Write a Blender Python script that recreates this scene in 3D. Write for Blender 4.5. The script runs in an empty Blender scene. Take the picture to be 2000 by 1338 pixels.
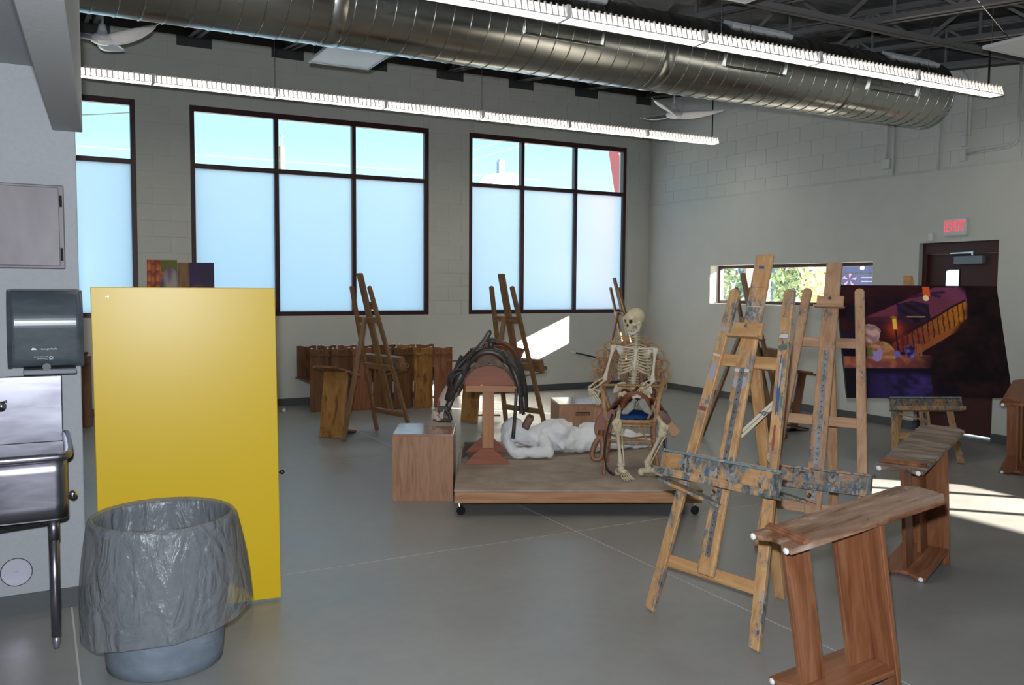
import bpy, bmesh, math, random
from mathutils import Vector, Matrix
random.seed(7)
S = bpy.context.scene
COL = S.collection
pi = math.pi

# ------------------------------------------------------------------ camera
cd = bpy.data.cameras.new('camera'); cam = bpy.data.objects.new('camera', cd); COL.objects.link(cam)
yaw, pit, rol = math.radians(28.378), math.radians(-3.665), math.radians(0.402)
fw = Vector((math.sin(yaw)*math.cos(pit), math.cos(yaw)*math.cos(pit), math.sin(pit)))
r0 = Vector((math.cos(yaw), -math.sin(yaw), 0)); u0 = r0.cross(fw)
rt = r0*math.cos(rol)+u0*math.sin(rol); up = -r0*math.sin(rol)+u0*math.cos(rol)
m = Matrix((rt, up, -fw)).transposed().to_4x4(); m.translation = (0, 0, 1.65)
cam.matrix_world = m
cd.sensor_width = 36; cd.lens = 36*1718.47/2000; cd.clip_start = .05; cd.clip_end = 300
S.camera = cam
# ------------------------------------------------------------------ sky, sun, camera flash
w = bpy.data.worlds.new('sky'); S.world = w; w.use_nodes = True
nt = w.node_tree; nt.nodes.clear()
bg = nt.nodes.new('ShaderNodeBackground'); wo = nt.nodes.new('ShaderNodeOutputWorld')
tc = nt.nodes.new('ShaderNodeTexCoord'); sp = nt.nodes.new('ShaderNodeSeparateXYZ'); cr = nt.nodes.new('ShaderNodeValToRGB')
nt.links.new(tc.outputs['Generated'], sp.inputs[0]); nt.links.new(sp.outputs['Z'], cr.inputs[0])
cr.color_ramp.elements[0].position = 0.0; cr.color_ramp.elements[0].color = (.38, .50, .55, 1)
cr.color_ramp.elements[1].position = 0.16; cr.color_ramp.elements[1].color = (.19, .43, .52, 1)
e = cr.color_ramp.elements.new(.9); e.color = (.30, .42, .56, 1)
nt.links.new(cr.outputs[0], bg.inputs[0]); bg.inputs[1].default_value = 2.5
nt.links.new(bg.outputs[0], wo.inputs[0])
sd = bpy.data.lights.new('sun', 'SUN'); sun = bpy.data.objects.new('sun', sd); COL.objects.link(sun)
sd.energy = 38; sd.angle = math.radians(.6); sd.color = (1, .93, .80)
sdir = Vector((-.989, 1, -.425)).normalized()
sun.rotation_euler = sdir.to_track_quat('-Z', 'Y').to_euler(); sun.location = (20, -10, 12)
fl = bpy.data.lights.new('camera_flash', 'SPOT'); flo = bpy.data.objects.new('camera_flash', fl); COL.objects.link(flo)
fl.energy = 580; fl.color = (.86, .93, 1); fl.shadow_soft_size = .03; fl.spot_size = math.radians(125); fl.spot_blend = .7
flo.location = (-.03, 0.02, 1.80); flo.rotation_euler = fw.to_track_quat('-Z', 'Y').to_euler()
S.view_settings.view_transform = 'Standard'; S.view_settings.look = 'None'
S.view_settings.exposure = 0.42; S.view_settings.gamma = 1.0; S.view_settings.use_curve_mapping = False
S.cycles.use_denoising = True; S.cycles.max_bounces = 8; S.cycles.diffuse_bounces = 5; S.cycles.transparent_max_bounces = 16
S.cycles.sample_clamp_indirect = 6.0; S.cycles.caustics_reflective = False; S.cycles.caustics_refractive = False

# ------------------------------------------------------------------ materials
def lin(r, g, b):
    f = lambda c: c/12.92 if c <= .04045 else ((c+.055)/1.055)**2.4
    return (f(r/255), f(g/255), f(b/255), 1)
def newmat(n):
    mt = bpy.data.materials.new(n); mt.use_nodes = True
    return mt, mt.node_tree, mt.node_tree.nodes['Principled BSDF']
def plain(n, c, rough=.6, metal=0., spec=.5, **kw):
    mt, t, b = newmat(n)
    b.inputs['Base Color'].default_value = c; b.inputs['Roughness'].default_value = rough
    b.inputs['Metallic'].default_value = metal; b.inputs['Specular IOR Level'].default_value = spec
    for k, v in kw.items(): b.inputs[k.replace('_', ' ')].default_value = v
    return mt
def noisy(n, stops, scale=(1, 1, 1), nscale=5, detail=6, rough=.6, metal=0., spec=.5, bump=0., rv=0., dist=.4):
    """colour ramp over stretched noise in object space"""
    mt, t, b = newmat(n); N = t.nodes; L = t.links
    co = N.new('ShaderNodeTexCoord'); mp = N.new('ShaderNodeMapping'); ns = N.new('ShaderNodeTexNoise'); rp = N.new('ShaderNodeValToRGB')
    oi = N.new('ShaderNodeObjectInfo'); ad = N.new('ShaderNodeVectorMath'); ad.operation = 'ADD'
    ml = N.new('ShaderNodeMath'); ml.operation = 'MULTIPLY'; ml.inputs[1].default_value = 37.0
    L.new(oi.outputs['Random'], ml.inputs[0]); L.new(co.outputs['Object'], ad.inputs[0]); L.new(ml.outputs[0], ad.inputs[1])
    L.new(ad.outputs[0], mp.inputs[0]); mp.inputs['Scale'].default_value = scale
    L.new(mp.outputs[0], ns.inputs['Vector']); ns.inputs['Scale'].default_value = nscale
    ns.inputs['Detail'].default_value = detail; ns.inputs['Roughness'].default_value = .6; ns.inputs['Distortion'].default_value = dist
    L.new(ns.outputs['Fac'], rp.inputs[0])
    el = rp.color_ramp.elements
    while len(el) < len(stops): el.new(.5)
    for i, (p, c) in enumerate(stops): el[i].position = p; el[i].color = c
    L.new(rp.outputs[0], b.inputs['Base Color'])
    b.inputs['Roughness'].default_value = rough; b.inputs['Metallic'].default_value = metal; b.inputs['Specular IOR Level'].default_value = spec
    if bump:
        bp = N.new('ShaderNodeBump'); bp.inputs['Strength'].default_value = bump; bp.inputs['Distance'].default_value = .01
        L.new(ns.outputs['Fac'], bp.inputs['Height']); L.new(bp.outputs[0], b.inputs['Normal'])
    if rv:
        mr = N.new('ShaderNodeMapRange'); mr.inputs[1].default_value = .3; mr.inputs[2].default_value = .7
        mr.inputs[3].default_value = rough-rv; mr.inputs[4].default_value = rough+rv
        L.new(ns.outputs['Fac'], mr.inputs[0]); L.new(mr.outputs[0], b.inputs['Roughness'])
    return mt
def wood(n, dark, mid, light, axis='Z', rough=.5, k=1.0, spec=.4):
    s = {'X': (.9, 9, 9), 'Y': (9, .9, 9), 'Z': (9, 9, .9)}[axis]
    s = tuple(q*k for q in s)
    return noisy(n, [(.28, dark), (.5, mid), (.72, light)], s, 2.2, 9, rough, 0, spec, .12, .1, 1.2)
def splat(n, base, dark, light, amount, axis='Z'):
    """pine with daubs of dried paint: coloured cells masked by noise"""
    mt = wood(n, dark, base, light, axis, .55); t = mt.node_tree; N = t.nodes; L = t.links; b = N['Principled BSDF']
    src = b.inputs['Base Color'].links[0].from_socket
    co = N.new('ShaderNodeTexCoord'); mp = N.new('ShaderNodeMapping'); L.new(co.outputs['Object'], mp.inputs[0]); mp.inputs['Scale'].default_value = (1, 1, .55)
    n1 = N.new('ShaderNodeTexNoise'); n1.inputs['Scale'].default_value = 10; n1.inputs['Detail'].default_value = 9; n1.inputs['Roughness'].default_value = .75
    L.new(mp.outputs[0], n1.inputs['Vector'])
    n3 = N.new('ShaderNodeTexNoise'); n3.inputs['Scale'].default_value = 24; n3.inputs['Detail'].default_value = 4; L.new(mp.outputs[0], n3.inputs['Vector'])
    va = N.new('ShaderNodeVectorMath'); va.operation = 'MULTIPLY_ADD'; va.inputs[1].default_value = (.09, .09, .09); L.new(n3.outputs['Color'], va.inputs[0]); L.new(mp.outputs[0], va.inputs[2])
    vr = N.new('ShaderNodeTexVoronoi'); vr.inputs['Scale'].default_value = 55; L.new(va.outputs[0], vr.inputs['Vector'])
    hs = N.new('ShaderNodeValToRGB'); el = hs.color_ramp.elements; hs.color_ramp.interpolation = 'CONSTANT'
    cols = [(.09, .10, .11), (.20, .21, .21), (.07, .12, .19), (.16, .15, .14), (.05, .06, .06), (.24, .22, .20), (.10, .15, .13), (.20, .13, .09), (.32, .30, .28), (.12, .14, .16)]
    while len(el) < len(cols): el.new(.5)
    for i, c in enumerate(cols): el[i].position = i/len(cols); el[i].color = (*c, 1)
    sx = N.new('ShaderNodeSeparateColor'); L.new(vr.outputs['Color'], sx.inputs[0]); L.new(sx.outputs[0], hs.inputs[0])
    mk = N.new('ShaderNodeMapRange'); mk.inputs[1].default_value = amount; mk.inputs[2].default_value = amount+.10; L.new(n1.outputs['Fac'], mk.inputs[0])
    mx = N.new('ShaderNodeMix'); mx.data_type = 'RGBA'
    L.new(mk.outputs[0], mx.inputs['Factor']); L.new(src, mx.inputs[6]); L.new(hs.outputs[0], mx.inputs[7])
    L.new(mx.outputs[2], b.inputs['Base Color'])
    return mt
def emis(n, c, s):
    mt, t, b = newmat(n); b.inputs['Base Color'].default_value = c
    b.inputs['Emission Color'].default_value = c; b.inputs['Emission Strength'].default_value = s
    return mt
def vcol(n, rough=.5, spec=.3, bump=0):
    mt, t, b = newmat(n); a = t.nodes.new('ShaderNodeVertexColor'); a.layer_name = 'paint'
    t.links.new(a.outputs[0], b.inputs['Base Color']); b.inputs['Roughness'].default_value = rough; b.inputs['Specular IOR Level'].default_value = spec
    return mt

MT = {}
MT['wall'] = noisy('painted_wall', [(.3, (.585, .585, .545, 1)), (.7, (.615, .615, .575, 1))], (1, 1, 1), 3, 5, .65, 0, .3, .03)
MT['gypsum'] = noisy('textured_gypsum_paint', [(.3, (.350, .358, .372, 1)), (.7, (.378, .386, .40, 1))], (1, 1, 1), 60, 4, .6, 0, .3, .12)
MT['band'] = noisy('dark_grey_paint', [(.3, (.045, .044, .046, 1)), (.7, (.06, .058, .06, 1))], (1, 1, 1), 2, 4, .7)
MT['steel_dark'] = noisy('grey_painted_steel', [(.3, (.17, .165, .165, 1)), (.7, (.22, .21, .21, 1))], (1, 1, 1), 4, 4, .55)
MT['deck'] = noisy('dark_metal_deck', [(.3, (.075, .075, .078, 1)), (.7, (.10, .098, .10, 1))], (1, 1, 1), 2, 4, .6)
MT['base'] = plain('grey_rubber_base', (.075, .080, .085, 1), .5)
MT['frame'] = plain('maroon_window_frame', (.045, .012, .014, 1), .4)
MT['door'] = noisy('maroon_door_paint', [(.3, (.055, .014, .013, 1)), (.7, (.065, .018, .016, 1))], (1, 1, 1), 5, 3, .42)
MT['joint'] = plain('flash_paled_filler', (.60, .58, .54, 1), .7)  # filler coloured paler to carry the flash highlight along the joints
MT['white'] = plain('white_enamel', (.75, .76, .78, 1), .35)
MT['whitebox'] = plain('white_plastic', (.7, .71, .72, 1), .4)
MT['conduit'] = plain('painted_conduit', (.60, .60, .57, 1), .45)
MT['black'] = plain('black_metal', (.012, .012, .013, 1), .4)
MT['chrome'] = plain('chrome', (.75, .75, .77, 1), .18, 1.)
MT['glide'] = plain('white_nylon', (.85, .85, .83, 1), .4)
MT['alu'] = plain('door_closer_grey', (.22, .25, .29, 1), .4, .3)
MT['stainless'] = noisy('brushed_stainless', [(.3, (.25, .24, .285, 1)), (.7, (.32, .31, .355, 1))], (1.5, 6, 6), 2, 4, .33, .95, .5, 0, .05)
MT['galv'] = noisy('galvanised_duct', [(.25, (.40, .40, .37, 1)), (.5, (.46, .46, .43, 1)), (.8, (.52, .52, .48, 1))], (1, 3, 3), 1.2, 4, .25, 1., .5, 0, .05)
MT['bronze'] = noisy('bronze_grey_steel', [(.3, (.16, .14, .15, 1)), (.7, (.20, .18, .19, 1))], (3, 1, 1), 3, 4, .55, .25)
MT['yellow'] = plain('yellow_laminate', (.62, .405, .008, 1), .36, 0, .35)
MT['edge_grey'] = plain('grey_edge_band', (.35, .35, .33, 1), .5)
MT['galv_can'] = noisy('grey_bin_plastic', [(.3, (.12, .145, .18, 1)), (.55, (.16, .19, .23, 1)), (.8, (.26, .29, .33, 1))], (1, 1, 2), 7, 8, .5, 0, .4, .05)
# easel pine: honey for the sound faces, splattered for the front faces
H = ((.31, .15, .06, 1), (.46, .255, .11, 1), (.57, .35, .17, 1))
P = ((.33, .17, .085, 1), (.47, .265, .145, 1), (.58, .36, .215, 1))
B = ((.16, .075, .03, 1), (.25, .13, .055, 1), (.32, .18, .085, 1))  # same pine, its colour darkened for the rear easels standing unlit
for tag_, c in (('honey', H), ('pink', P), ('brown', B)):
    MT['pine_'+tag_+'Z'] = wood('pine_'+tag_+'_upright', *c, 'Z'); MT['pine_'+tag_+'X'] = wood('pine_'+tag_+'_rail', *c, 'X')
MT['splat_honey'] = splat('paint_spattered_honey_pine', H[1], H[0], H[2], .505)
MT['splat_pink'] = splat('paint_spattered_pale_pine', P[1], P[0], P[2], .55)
MT['splat_brown'] = splat('paint_spattered_unlit_pine', B[1], B[0], B[2], .62)
MT['tray_honey'] = splat('paint_caked_honey_tray', H[1], H[0], H[2], .44, 'X')
MT['tray_pink'] = splat('paint_caked_pale_tray', P[1], P[0], P[2], .42, 'X')
MT['tray_brown'] = splat('paint_caked_unlit_tray', B[1], B[0], B[2], .52, 'X')
MT['ledge_paint'] = noisy('blue_grey_crusted_paint', [(.3, (.05, .10, .17, 1)), (.45, (.20, .23, .25, 1)), (.55, (.12, .20, .22, 1)), (.7, (.40, .38, .35, 1))], (1, 3, 3), 14, 9, .6, 0, .4, .5)
MT['tear_grey'] = plain('grey_plastic', (.20, .21, .235, 1), .55)
MT['rail_metal'] = noisy('grey_perforated_rail', [(.35, (.16, .16, .17, 1)), (.65, (.32, .32, .33, 1))], (1, 1, 1), 25, 4, .45, .6)
W1 = ((.13, .046, .020, 1), (.235, .090, .040, 1), (.33, .150, .082, 1))
W3 = ((.065, .026, .010, 1), (.135, .056, .022, 1), (.20, .095, .042, 1))
W2 = ((.16, .07, .018, 1), (.33, .155, .04, 1), (.43, .23, .07, 1))
for a in 'XZ':
    MT['bench'+a] = wood('red_stained_pine_'+a, *W1, a, .42, .8)
    MT['dark'+a] = wood('dark_stained_pine_'+a, *W3, a, .45, .8); MT['knotty'+a] = noisy('amber_knotty_pine_'+a, [(.20, (.09, .038, .012, 1)), (.36, W2[0]), (.50, W2[1]), (.74, W2[2])], {'X': (1.6, 5, 5), 'Z': (5, 5, 1.6)}[a], 1.8, 6, .42, 0, .4, .1, .1, 1.7)
MT['worn'] = noisy('worn_stained_plank', [(.30, (.10, .04, .018, 1)), (.46, (.20, .085, .04, 1)), (.58, (.33, .19, .13, 1)), (.70, (.52, .42, .36, 1))], (1.6, 6, 6), 2.6, 9, .32, 0, .6, .1, .1)
MT['greyworn'] = noisy('grey_worn_plank', [(.30, (.09, .05, .03, 1)), (.46, (.18, .11, .075, 1)), (.6, (.30, .24, .20, 1)), (.75, (.42, .38, .34, 1))], (8, 1.2, 8), 2.6, 9, .5, 0, .4, .15)
MT['lamZ'] = wood('cedar_laminate', (.29, .14, .075, 1), (.40, .205, .12, 1), (.48, .265, .165, 1), 'Z', .35, 1.6)
MT['lamtop'] = noisy('cedar_laminate_top', [(.28, (.30, .16, .10, 1)), (.5, (.38, .21, .14, 1)), (.72, (.44, .26, .18, 1))], (1.4, 14, 14), 2.2, 8, .13, 0, 1.0)
MT['carpet'] = noisy('beige_carpet', [(.3, (.33, .265, .215, 1)), (.5, (.41, .335, .275, 1)), (.7, (.49, .41, .345, 1))], (1, 1, 1), 4, 12, .95, 0, .1, .3)
MT['platwood'] = wood('platform_pine', (.36, .16, .07, 1), (.48, .24, .115, 1), (.58, .32, .17, 1), 'X', .5)
MT['standX'] = wood('stand_pine_beam', (.36, .15, .065, 1), (.46, .215, .10, 1), (.54, .27, .14, 1), 'X', .5)
MT['standZ'] = wood('stand_pine_post', (.36, .15, .065, 1), (.46, .215, .10, 1), (.54, .27, .14, 1), 'Z', .5)
MT['redwood'] = wood('red_plywood', (.24, .07, .035, 1), (.32, .105, .055, 1), (.38, .14, .08, 1), 'X', .5)
MT['leather_dk'] = noisy('dark_oiled_leather', [(.3, (.020, .016, .015, 1)), (.7, (.065, .050, .045, 1))], (1, 1, 1), 14, 6, .38, 0, .5, .25)
MT['leather_br'] = noisy('brown_saddle_leather', [(.3, (.09, .030, .014, 1)), (.7, (.17, .062, .030, 1))], (1, 1, 1), 9, 6, .36, 0, .5, .15)
MT['leather_rd'] = noisy('red_brown_leather', [(.3, (.15, .045, .02, 1)), (.7, (.26, .095, .045, 1))], (1, 1, 1), 9, 6, .4, 0, .5, .15)
MT['leather_tan'] = noisy('tan_leather', [(.3, (.42, .22, .10, 1)), (.7, (.52, .29, .14, 1))], (1, 1, 1), 9, 6, .45, 0, .5, .1)
MT['fleece'] = noisy('sheepskin_fleece', [(.3, (.20, .15, .11, 1)), (.7, (.36, .29, .22, 1))], (1, 1, 1), 60, 4, .95, 0, .1, .8)
MT['fleece_dk'] = noisy('worn_brown_fleece', [(.3, (.10, .075, .055, 1)), (.7, (.22, .17, .13, 1))], (1, 1, 1), 30, 6, .95, 0, .1, .7)
MT['stirrup_wood'] = noisy('brown_stirrup_wood', [(.3, (.22, .10, .05, 1)), (.7, (.34, .17, .09, 1))], (1, 1, 3), 9, 6, .45)
MT['felt'] = noisy('grey_felt', [(.3, (.30, .29, .28, 1)), (.7, (.40, .39, .37, 1))], (1, 1, 1), 20, 4, .9, 0, .1, .2)
MT['hide'] = noisy('red_and_cream_hide', [(.42, (.50, .42, .36, 1)), (.52, (.50, .40, .33, 1)), (.56, (.20, .03, .025, 1))], (1, 1, 1), 9, 3, .5, 0, .4, .1)
MT['plaster'] = noisy('white_plaster', [(.3, (.84, .85, .86, 1)), (.7, (.90, .91, .92, 1))], (1, 1, 1), 14, 8, .7, 0, .3, .45)
MT['bone'] = noisy('ivory_bone', [(.3, (.60, .50, .33, 1)), (.7, (.72, .63, .45, 1))], (1, 1, 1), 12, 5, .5, 0, .4, .05)
MT['bonew'] = noisy('pale_bone', [(.3, (.66, .60, .48, 1)), (.7, (.76, .71, .60, 1))], (1, 1, 1), 12, 5, .5, 0, .4, .05)
MT['cavity'] = plain('bone_hollow_shade', (.035, .025, .015, 1), .8)  # shade inside the sockets, put into the colour of the carved faces
MT['wicker'] = noisy('honey_wicker', [(.3, (.34, .18, .08, 1)), (.7, (.52, .32, .16, 1))], (1, 1, 1), 40, 5, .5, 0, .4, .3)
MT['wicker_br'] = noisy('brown_wicker', [(.3, (.22, .10, .05, 1)), (.7, (.38, .20, .11, 1))], (1, 1, 1), 40, 5, .5, 0, .4, .3)
MT['bluecush'] = noisy('blue_velvet', [(.3, (.008, .045, .17, 1)), (.7, (.015, .075, .25, 1))], (1, 1, 1), 18, 4, .8, 0, .2, .1)
MT['canvas_edge'] = plain('canvas_edge', (.02, .012, .012, 1), .7)
MT['painting'] = vcol('oil_painting', .42, .3)
MT['tape'] = plain('white_rod_tip', (.75, .72, .66, 1), .5)
MT['metalgrey'] = plain('grey_metal', (.33, .34, .36, 1), .35, .8)
# floor: sealed concrete
def floor_mat():
    mt, t, b = newmat('sealed_concrete'); N = t.nodes; L = t.links
    co = N.new('ShaderNodeNewGeometry')
    n1 = N.new('ShaderNodeTexNoise'); n1.inputs['Scale'].default_value = 1.1; n1.inputs['Detail'].default_value = 9; n1.inputs['Roughness'].default_value = .62
    n2 = N.new('ShaderNodeTexNoise'); n2.inputs['Scale'].default_value = 14; n2.inputs['Detail'].default_value = 6
    L.new(co.outputs['Position'], n1.inputs['Vector']); L.new(co.outputs['Position'], n2.inputs['Vector'])
    rp = N.new('ShaderNodeValToRGB'); L.new(n1.outputs['Fac'], rp.inputs[0])
    el = rp.color_ramp.elements; el[0].position = .3; el[0].color = (.245, .238, .228, 1); el[1].position = .7; el[1].color = (.345, .335, .32, 1)
    mx = N.new('ShaderNodeMix'); mx.data_type = 'RGBA'; mx.blend_type = 'MULTIPLY'; mx.inputs['Factor'].default_value = .35
    L.new(rp.outputs[0], mx.inputs[6])
    r2 = N.new('ShaderNodeValToRGB'); L.new(n2.outputs['Fac'], r2.inputs[0]); r2.color_ramp.elements[0].position = .3; r2.color_ramp.elements[0].color = (.7, .7, .7, 1)
    L.new(r2.outputs[0], mx.inputs[7]); L.new(mx.outputs[2], b.inputs['Base Color'])
    mr = N.new('ShaderNodeMapRange'); mr.inputs[1].default_value = .3; mr.inputs[2].default_value = .7; mr.inputs[3].default_value = .30; mr.inputs[4].default_value = .48
    L.new(n1.outputs['Fac'], mr.inputs[0]); L.new(mr.outputs[0], b.inputs['Roughness']); b.inputs['Specular IOR Level'].default_value = .5
    return mt
MT['floor'] = floor_mat()
# glazing
def glass(n, tint=(1, 1, 1, 1), gloss=.022):
    mt = bpy.data.materials.new(n); mt.use_nodes = True; t = mt.node_tree; t.nodes.clear()
    o = t.nodes.new('ShaderNodeOutputMaterial'); x = t.nodes.new('ShaderNodeMixShader'); a = t.nodes.new('ShaderNodeBsdfTransparent'); g = t.nodes.new('ShaderNodeBsdfGlossy')
    a.inputs[0].default_value = tint; g.inputs['Roughness'].default_value = .02; x.inputs[0].default_value = gloss
    t.links.new(a.outputs[0], x.inputs[1]); t.links.new(g.outputs[0], x.inputs[2]); t.links.new(x.outputs[0], o.inputs[0])
    return mt
MT['glass'] = glass('clear_glass')
def frosted():
    mt = bpy.data.materials.new('frosted_film_glass'); mt.use_nodes = True; t = mt.node_tree; t.nodes.clear()
    o = t.nodes.new('ShaderNodeOutputMaterial'); x = t.nodes.new('ShaderNodeMixShader'); a = t.nodes.new('ShaderNodeBsdfTranslucent'); g = t.nodes.new('ShaderNodeBsdfGlossy')
    a.inputs[0].default_value = (.74, .80, .86, 1); g.inputs['Roughness'].default_value = .25; x.inputs[0].default_value = .05
    t.links.new(a.outputs[0], x.inputs[1]); t.links.new(g.outputs[0], x.inputs[2]); t.links.new(x.outputs[0], o.inputs[0])
    return mt
MT['frost'] = frosted()
def film():
    mt = bpy.data.materials.new('clear_grey_bag_film'); mt.use_nodes = True; t = mt.node_tree; t.nodes.clear(); N = t.nodes; L = t.links
    o = N.new('ShaderNodeOutputMaterial'); x = N.new('ShaderNodeMixShader'); a = N.new('ShaderNodeBsdfTransparent'); p = N.new('ShaderNodeBsdfPrincipled')
    a.inputs[0].default_value = (.80, .81, .83, 1); p.inputs['Base Color'].default_value = (.24, .245, .255, 1); p.inputs['Roughness'].default_value = .24; p.inputs['Specular IOR Level'].default_value = .7
    co = N.new('ShaderNodeTexCoord'); mp = N.new('ShaderNodeMapping'); mp.inputs['Scale'].default_value = (4.5, 4.5, 2.4); L.new(co.outputs['Object'], mp.inputs[0])
    ns = N.new('ShaderNodeTexNoise'); ns.inputs['Scale'].default_value = 2.2; ns.inputs['Detail'].default_value = 7; ns.inputs['Distortion'].default_value = 1.6; L.new(mp.outputs[0], ns.inputs['Vector'])
    bp = N.new('ShaderNodeBump'); bp.inputs['Strength'].default_value = 1.0; bp.inputs['Distance'].default_value = .028; L.new(ns.outputs['Fac'], bp.inputs['Height']); L.new(bp.outputs[0], p.inputs['Normal'])
    x.inputs[0].default_value = .52
    L.new(a.outputs[0], x.inputs[1]); L.new(p.outputs[0], x.inputs[2]); L.new(x.outputs[0], o.inputs[0])
    return mt
MT['film'] = film()
MT['smoke'] = noisy('smoked_plastic', [(.3, (.050, .062, .075, 1)), (.7, (.085, .10, .115, 1))], (1, 1, 2.5), 9, 3, .30, 0, .6)
MT['lamp'] = emis('fluorescent_tube', (1, .93, .78, 1), 9)
MT['lamp_side'] = emis('fluorescent_side_glow', (1, .88, .80, 1), 2.0)
MT['reflector'] = plain('white_reflector', (.80, .78, .74, 1), .4)
MT['exit_red'] = emis('exit_red', (1, .03, .05, 1), 1.0)

# ------------------------------------------------------------------ mesh builder
def frame_mat(a, b, upv=(0, 0, 1)):
    a, b = Vector(a), Vector(b); z = (b-a).normalized(); u = Vector(upv)
    if abs(z.dot(u)) > .98: u = Vector((0, 1, 0)) if abs(z.y) < .9 else Vector((1, 0, 0))
    x = u.cross(z).normalized(); y = z.cross(x)
    mm = Matrix((x, y, z)).transposed().to_4x4(); mm.translation = a
    return mm, (b-a).length
class MB:
    def __init__(s): s.v = []; s.f = []; s.c = []
    def add(s, vs, fs):
        n = len(s.v); s.v += [Vector(q) for q in vs]; s.f += [tuple(i+n for i in q) for q in fs]; return s
    def box(s, c, d, R=None):
        x, y, z = (q/2 for q in d); vs = [Vector((i*x, j*y, k*z)) for k in (-1, 1) for j in (-1, 1) for i in (-1, 1)]
        if R is not None: vs = [R @ q for q in vs]
        return s.add([q+Vector(c) for q in vs], [(0, 2, 3, 1), (4, 5, 7, 6), (0, 1, 5, 4), (2, 6, 7, 3), (0, 4, 6, 2), (1, 3, 7, 5)])
    def bx(s, x0, x1, y0, y1, z0, z1): return s.box(((x0+x1)/2, (y0+y1)/2, (z0+z1)/2), (abs(x1-x0), abs(y1-y0), abs(z1-z0)))
    def bar(s, a, b, wx, wy, upv=(0, 0, 1)):
        mm, l = frame_mat(a, b, upv); n = len(s.v); s.box((0, 0, l/2), (wx, wy, l))
        for i in range(n, len(s.v)): s.v[i] = mm @ s.v[i]
        return s
    def tube(s, pts, r, n=8, closed=False, cap=True):
        pts = [Vector(p) for p in pts]; k = len(pts); rs = r if isinstance(r, (list, tuple)) else [r]*k
        base = len(s.v); prev = None
        for i, p in enumerate(pts):
            if closed: t = pts[(i+1) % k]-pts[i-1]
            else: t = pts[min(i+1, k-1)]-pts[max(i-1, 0)]
            t.normalize()
            if prev is None:
                u = Vector((0, 0, 1)) if abs(t.z) < .9 else Vector((1, 0, 0)); x = u.cross(t).normalized()
            else:
                x = prev-t*prev.dot(t); x.normalize()
            prev = x; y = t.cross(x)
            for j in range(n):
                a = 2*pi*j/n; s.v.append(p+(x*math.cos(a)+y*math.sin(a))*rs[i])
        for i in range(k if closed else k-1):
            for j in range(n):
                a = base+i*n+j; b = base+i*n+(j+1) % n; i2 = (i+1) % k; c = base+i2*n+(j+1) % n; d = base+i2*n+j
                s.f.append((a, b, c, d))
        if cap and not closed:
            s.f.append(tuple(base+j for j in reversed(range(n)))); s.f.append(tuple(base+(k-1)*n+j for j in range(n)))
        return s
    def lathe(s, prof, n=28, c=(0, 0, 0), R=None, cap=True):
        base = len(s.v); c = Vector(c); k = len(prof)
        for (r, z) in prof:
            for j in range(n):
                a = 2*pi*j/n; q = Vector((r*math.cos(a), r*math.sin(a), z)); s.v.append((R @ q if R is not None else q)+c)
        for i in range(k-1):
            for j in range(n): s.f.append((base+i*n+j, base+i*n+(j+1) % n, base+(i+1)*n+(j+1) % n, base+(i+1)*n+j))
        if cap:
            s.f.append(tuple(base+j for j in reversed(range(n)))); s.f.append(tuple(base+(k-1)*n+j for j in range(n)))
        return s
    def prism(s, poly, mm, h):
        n = len(poly); base = len(s.v)
        for z in (0, h): s.v += [mm @ Vector((x, y, z)) for x, y in poly]
        s.f.append(tuple(base+i for i in reversed(range(n)))); s.f.append(tuple(base+n+i for i in range(n)))
        for i in range(n): j = (i+1) % n; s.f.append((base+i, base+j, base+n+j, base+n+i))
        return s
    def ell(s, c, r, nu=16, nv=10, R=None):
        base = len(s.v); c = Vector(c); rx, ry, rz = r if isinstance(r, (tuple, list)) else (r, r, r)
        rows = []
        for i in range(nv+1):
            t = pi*i/nv; rows.append([])
            for j in range(1 if i in (0, nv) else nu):
                a = 2*pi*j/nu; q = Vector((rx*math.sin(t)*math.cos(a), ry*math.sin(t)*math.sin(a), rz*math.cos(t)))
                rows[-1].append(len(s.v)); s.v.append((R @ q if R is not None else q)+c)
        for i in range(nv):
            A, Bq = rows[i], rows[i+1]
            for j in range(nu):
                if len(A) == 1: s.f.append((A[0], Bq[j], Bq[(j+1) % nu]))
                elif len(Bq) == 1: s.f.append((A[j], Bq[0], A[(j+1) % nu]))
                else: s.f.append((A[j], Bq[j], Bq[(j+1) % nu], A[(j+1) % nu]))
        return s
    def grid(s, fn, nu, nv, closed_u=False):
        base = len(s.v); w_ = nu if closed_u else nu+1
        for j in range(nv+1):
            for i in range(w_): s.v.append(Vector(fn(i/nu, j/nv)))
        for j in range(nv):
            for i in range(nu):
                i2 = (i+1) % w_; s.f.append((base+j*w_+i, base+j*w_+i2, base+(j+1)*w_+i2, base+(j+1)*w_+i))
        return s
    def o(s, name, mat, parent=None, bevel=0, smooth=False, solid=0, seg=1, off=None, **pr):
        me = bpy.data.meshes.new(name)
        vs = s.v if off is None else [q-Vector(off) for q in s.v]
        me.from_pydata([tuple(q) for q in vs], [], s.f); me.update()
        bmm = bmesh.new(); bmm.from_mesh(me); bmesh.ops.recalc_face_normals(bmm, faces=bmm.faces) if not pr.pop('keep', False) else None
        bmm.to_mesh(me); bmm.free()
        if mat is not None: me.materials.append(MT[mat] if isinstance(mat, str) else mat)
        if smooth:
            for p in me.polygons: p.use_smooth = True
        ob = bpy.data.objects.new(name, me); COL.objects.link(ob)
        if parent is not None: ob.parent = parent
        if solid: md = ob.modifiers.new('solid', 'SOLIDIFY'); md.thickness = solid; md.offset = 0
        if bevel:
            md = ob.modifiers.new('bevel', 'BEVEL'); md.width = bevel; md.segments = seg; md.limit_method = 'ANGLE'; md.angle_limit = .7
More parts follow.
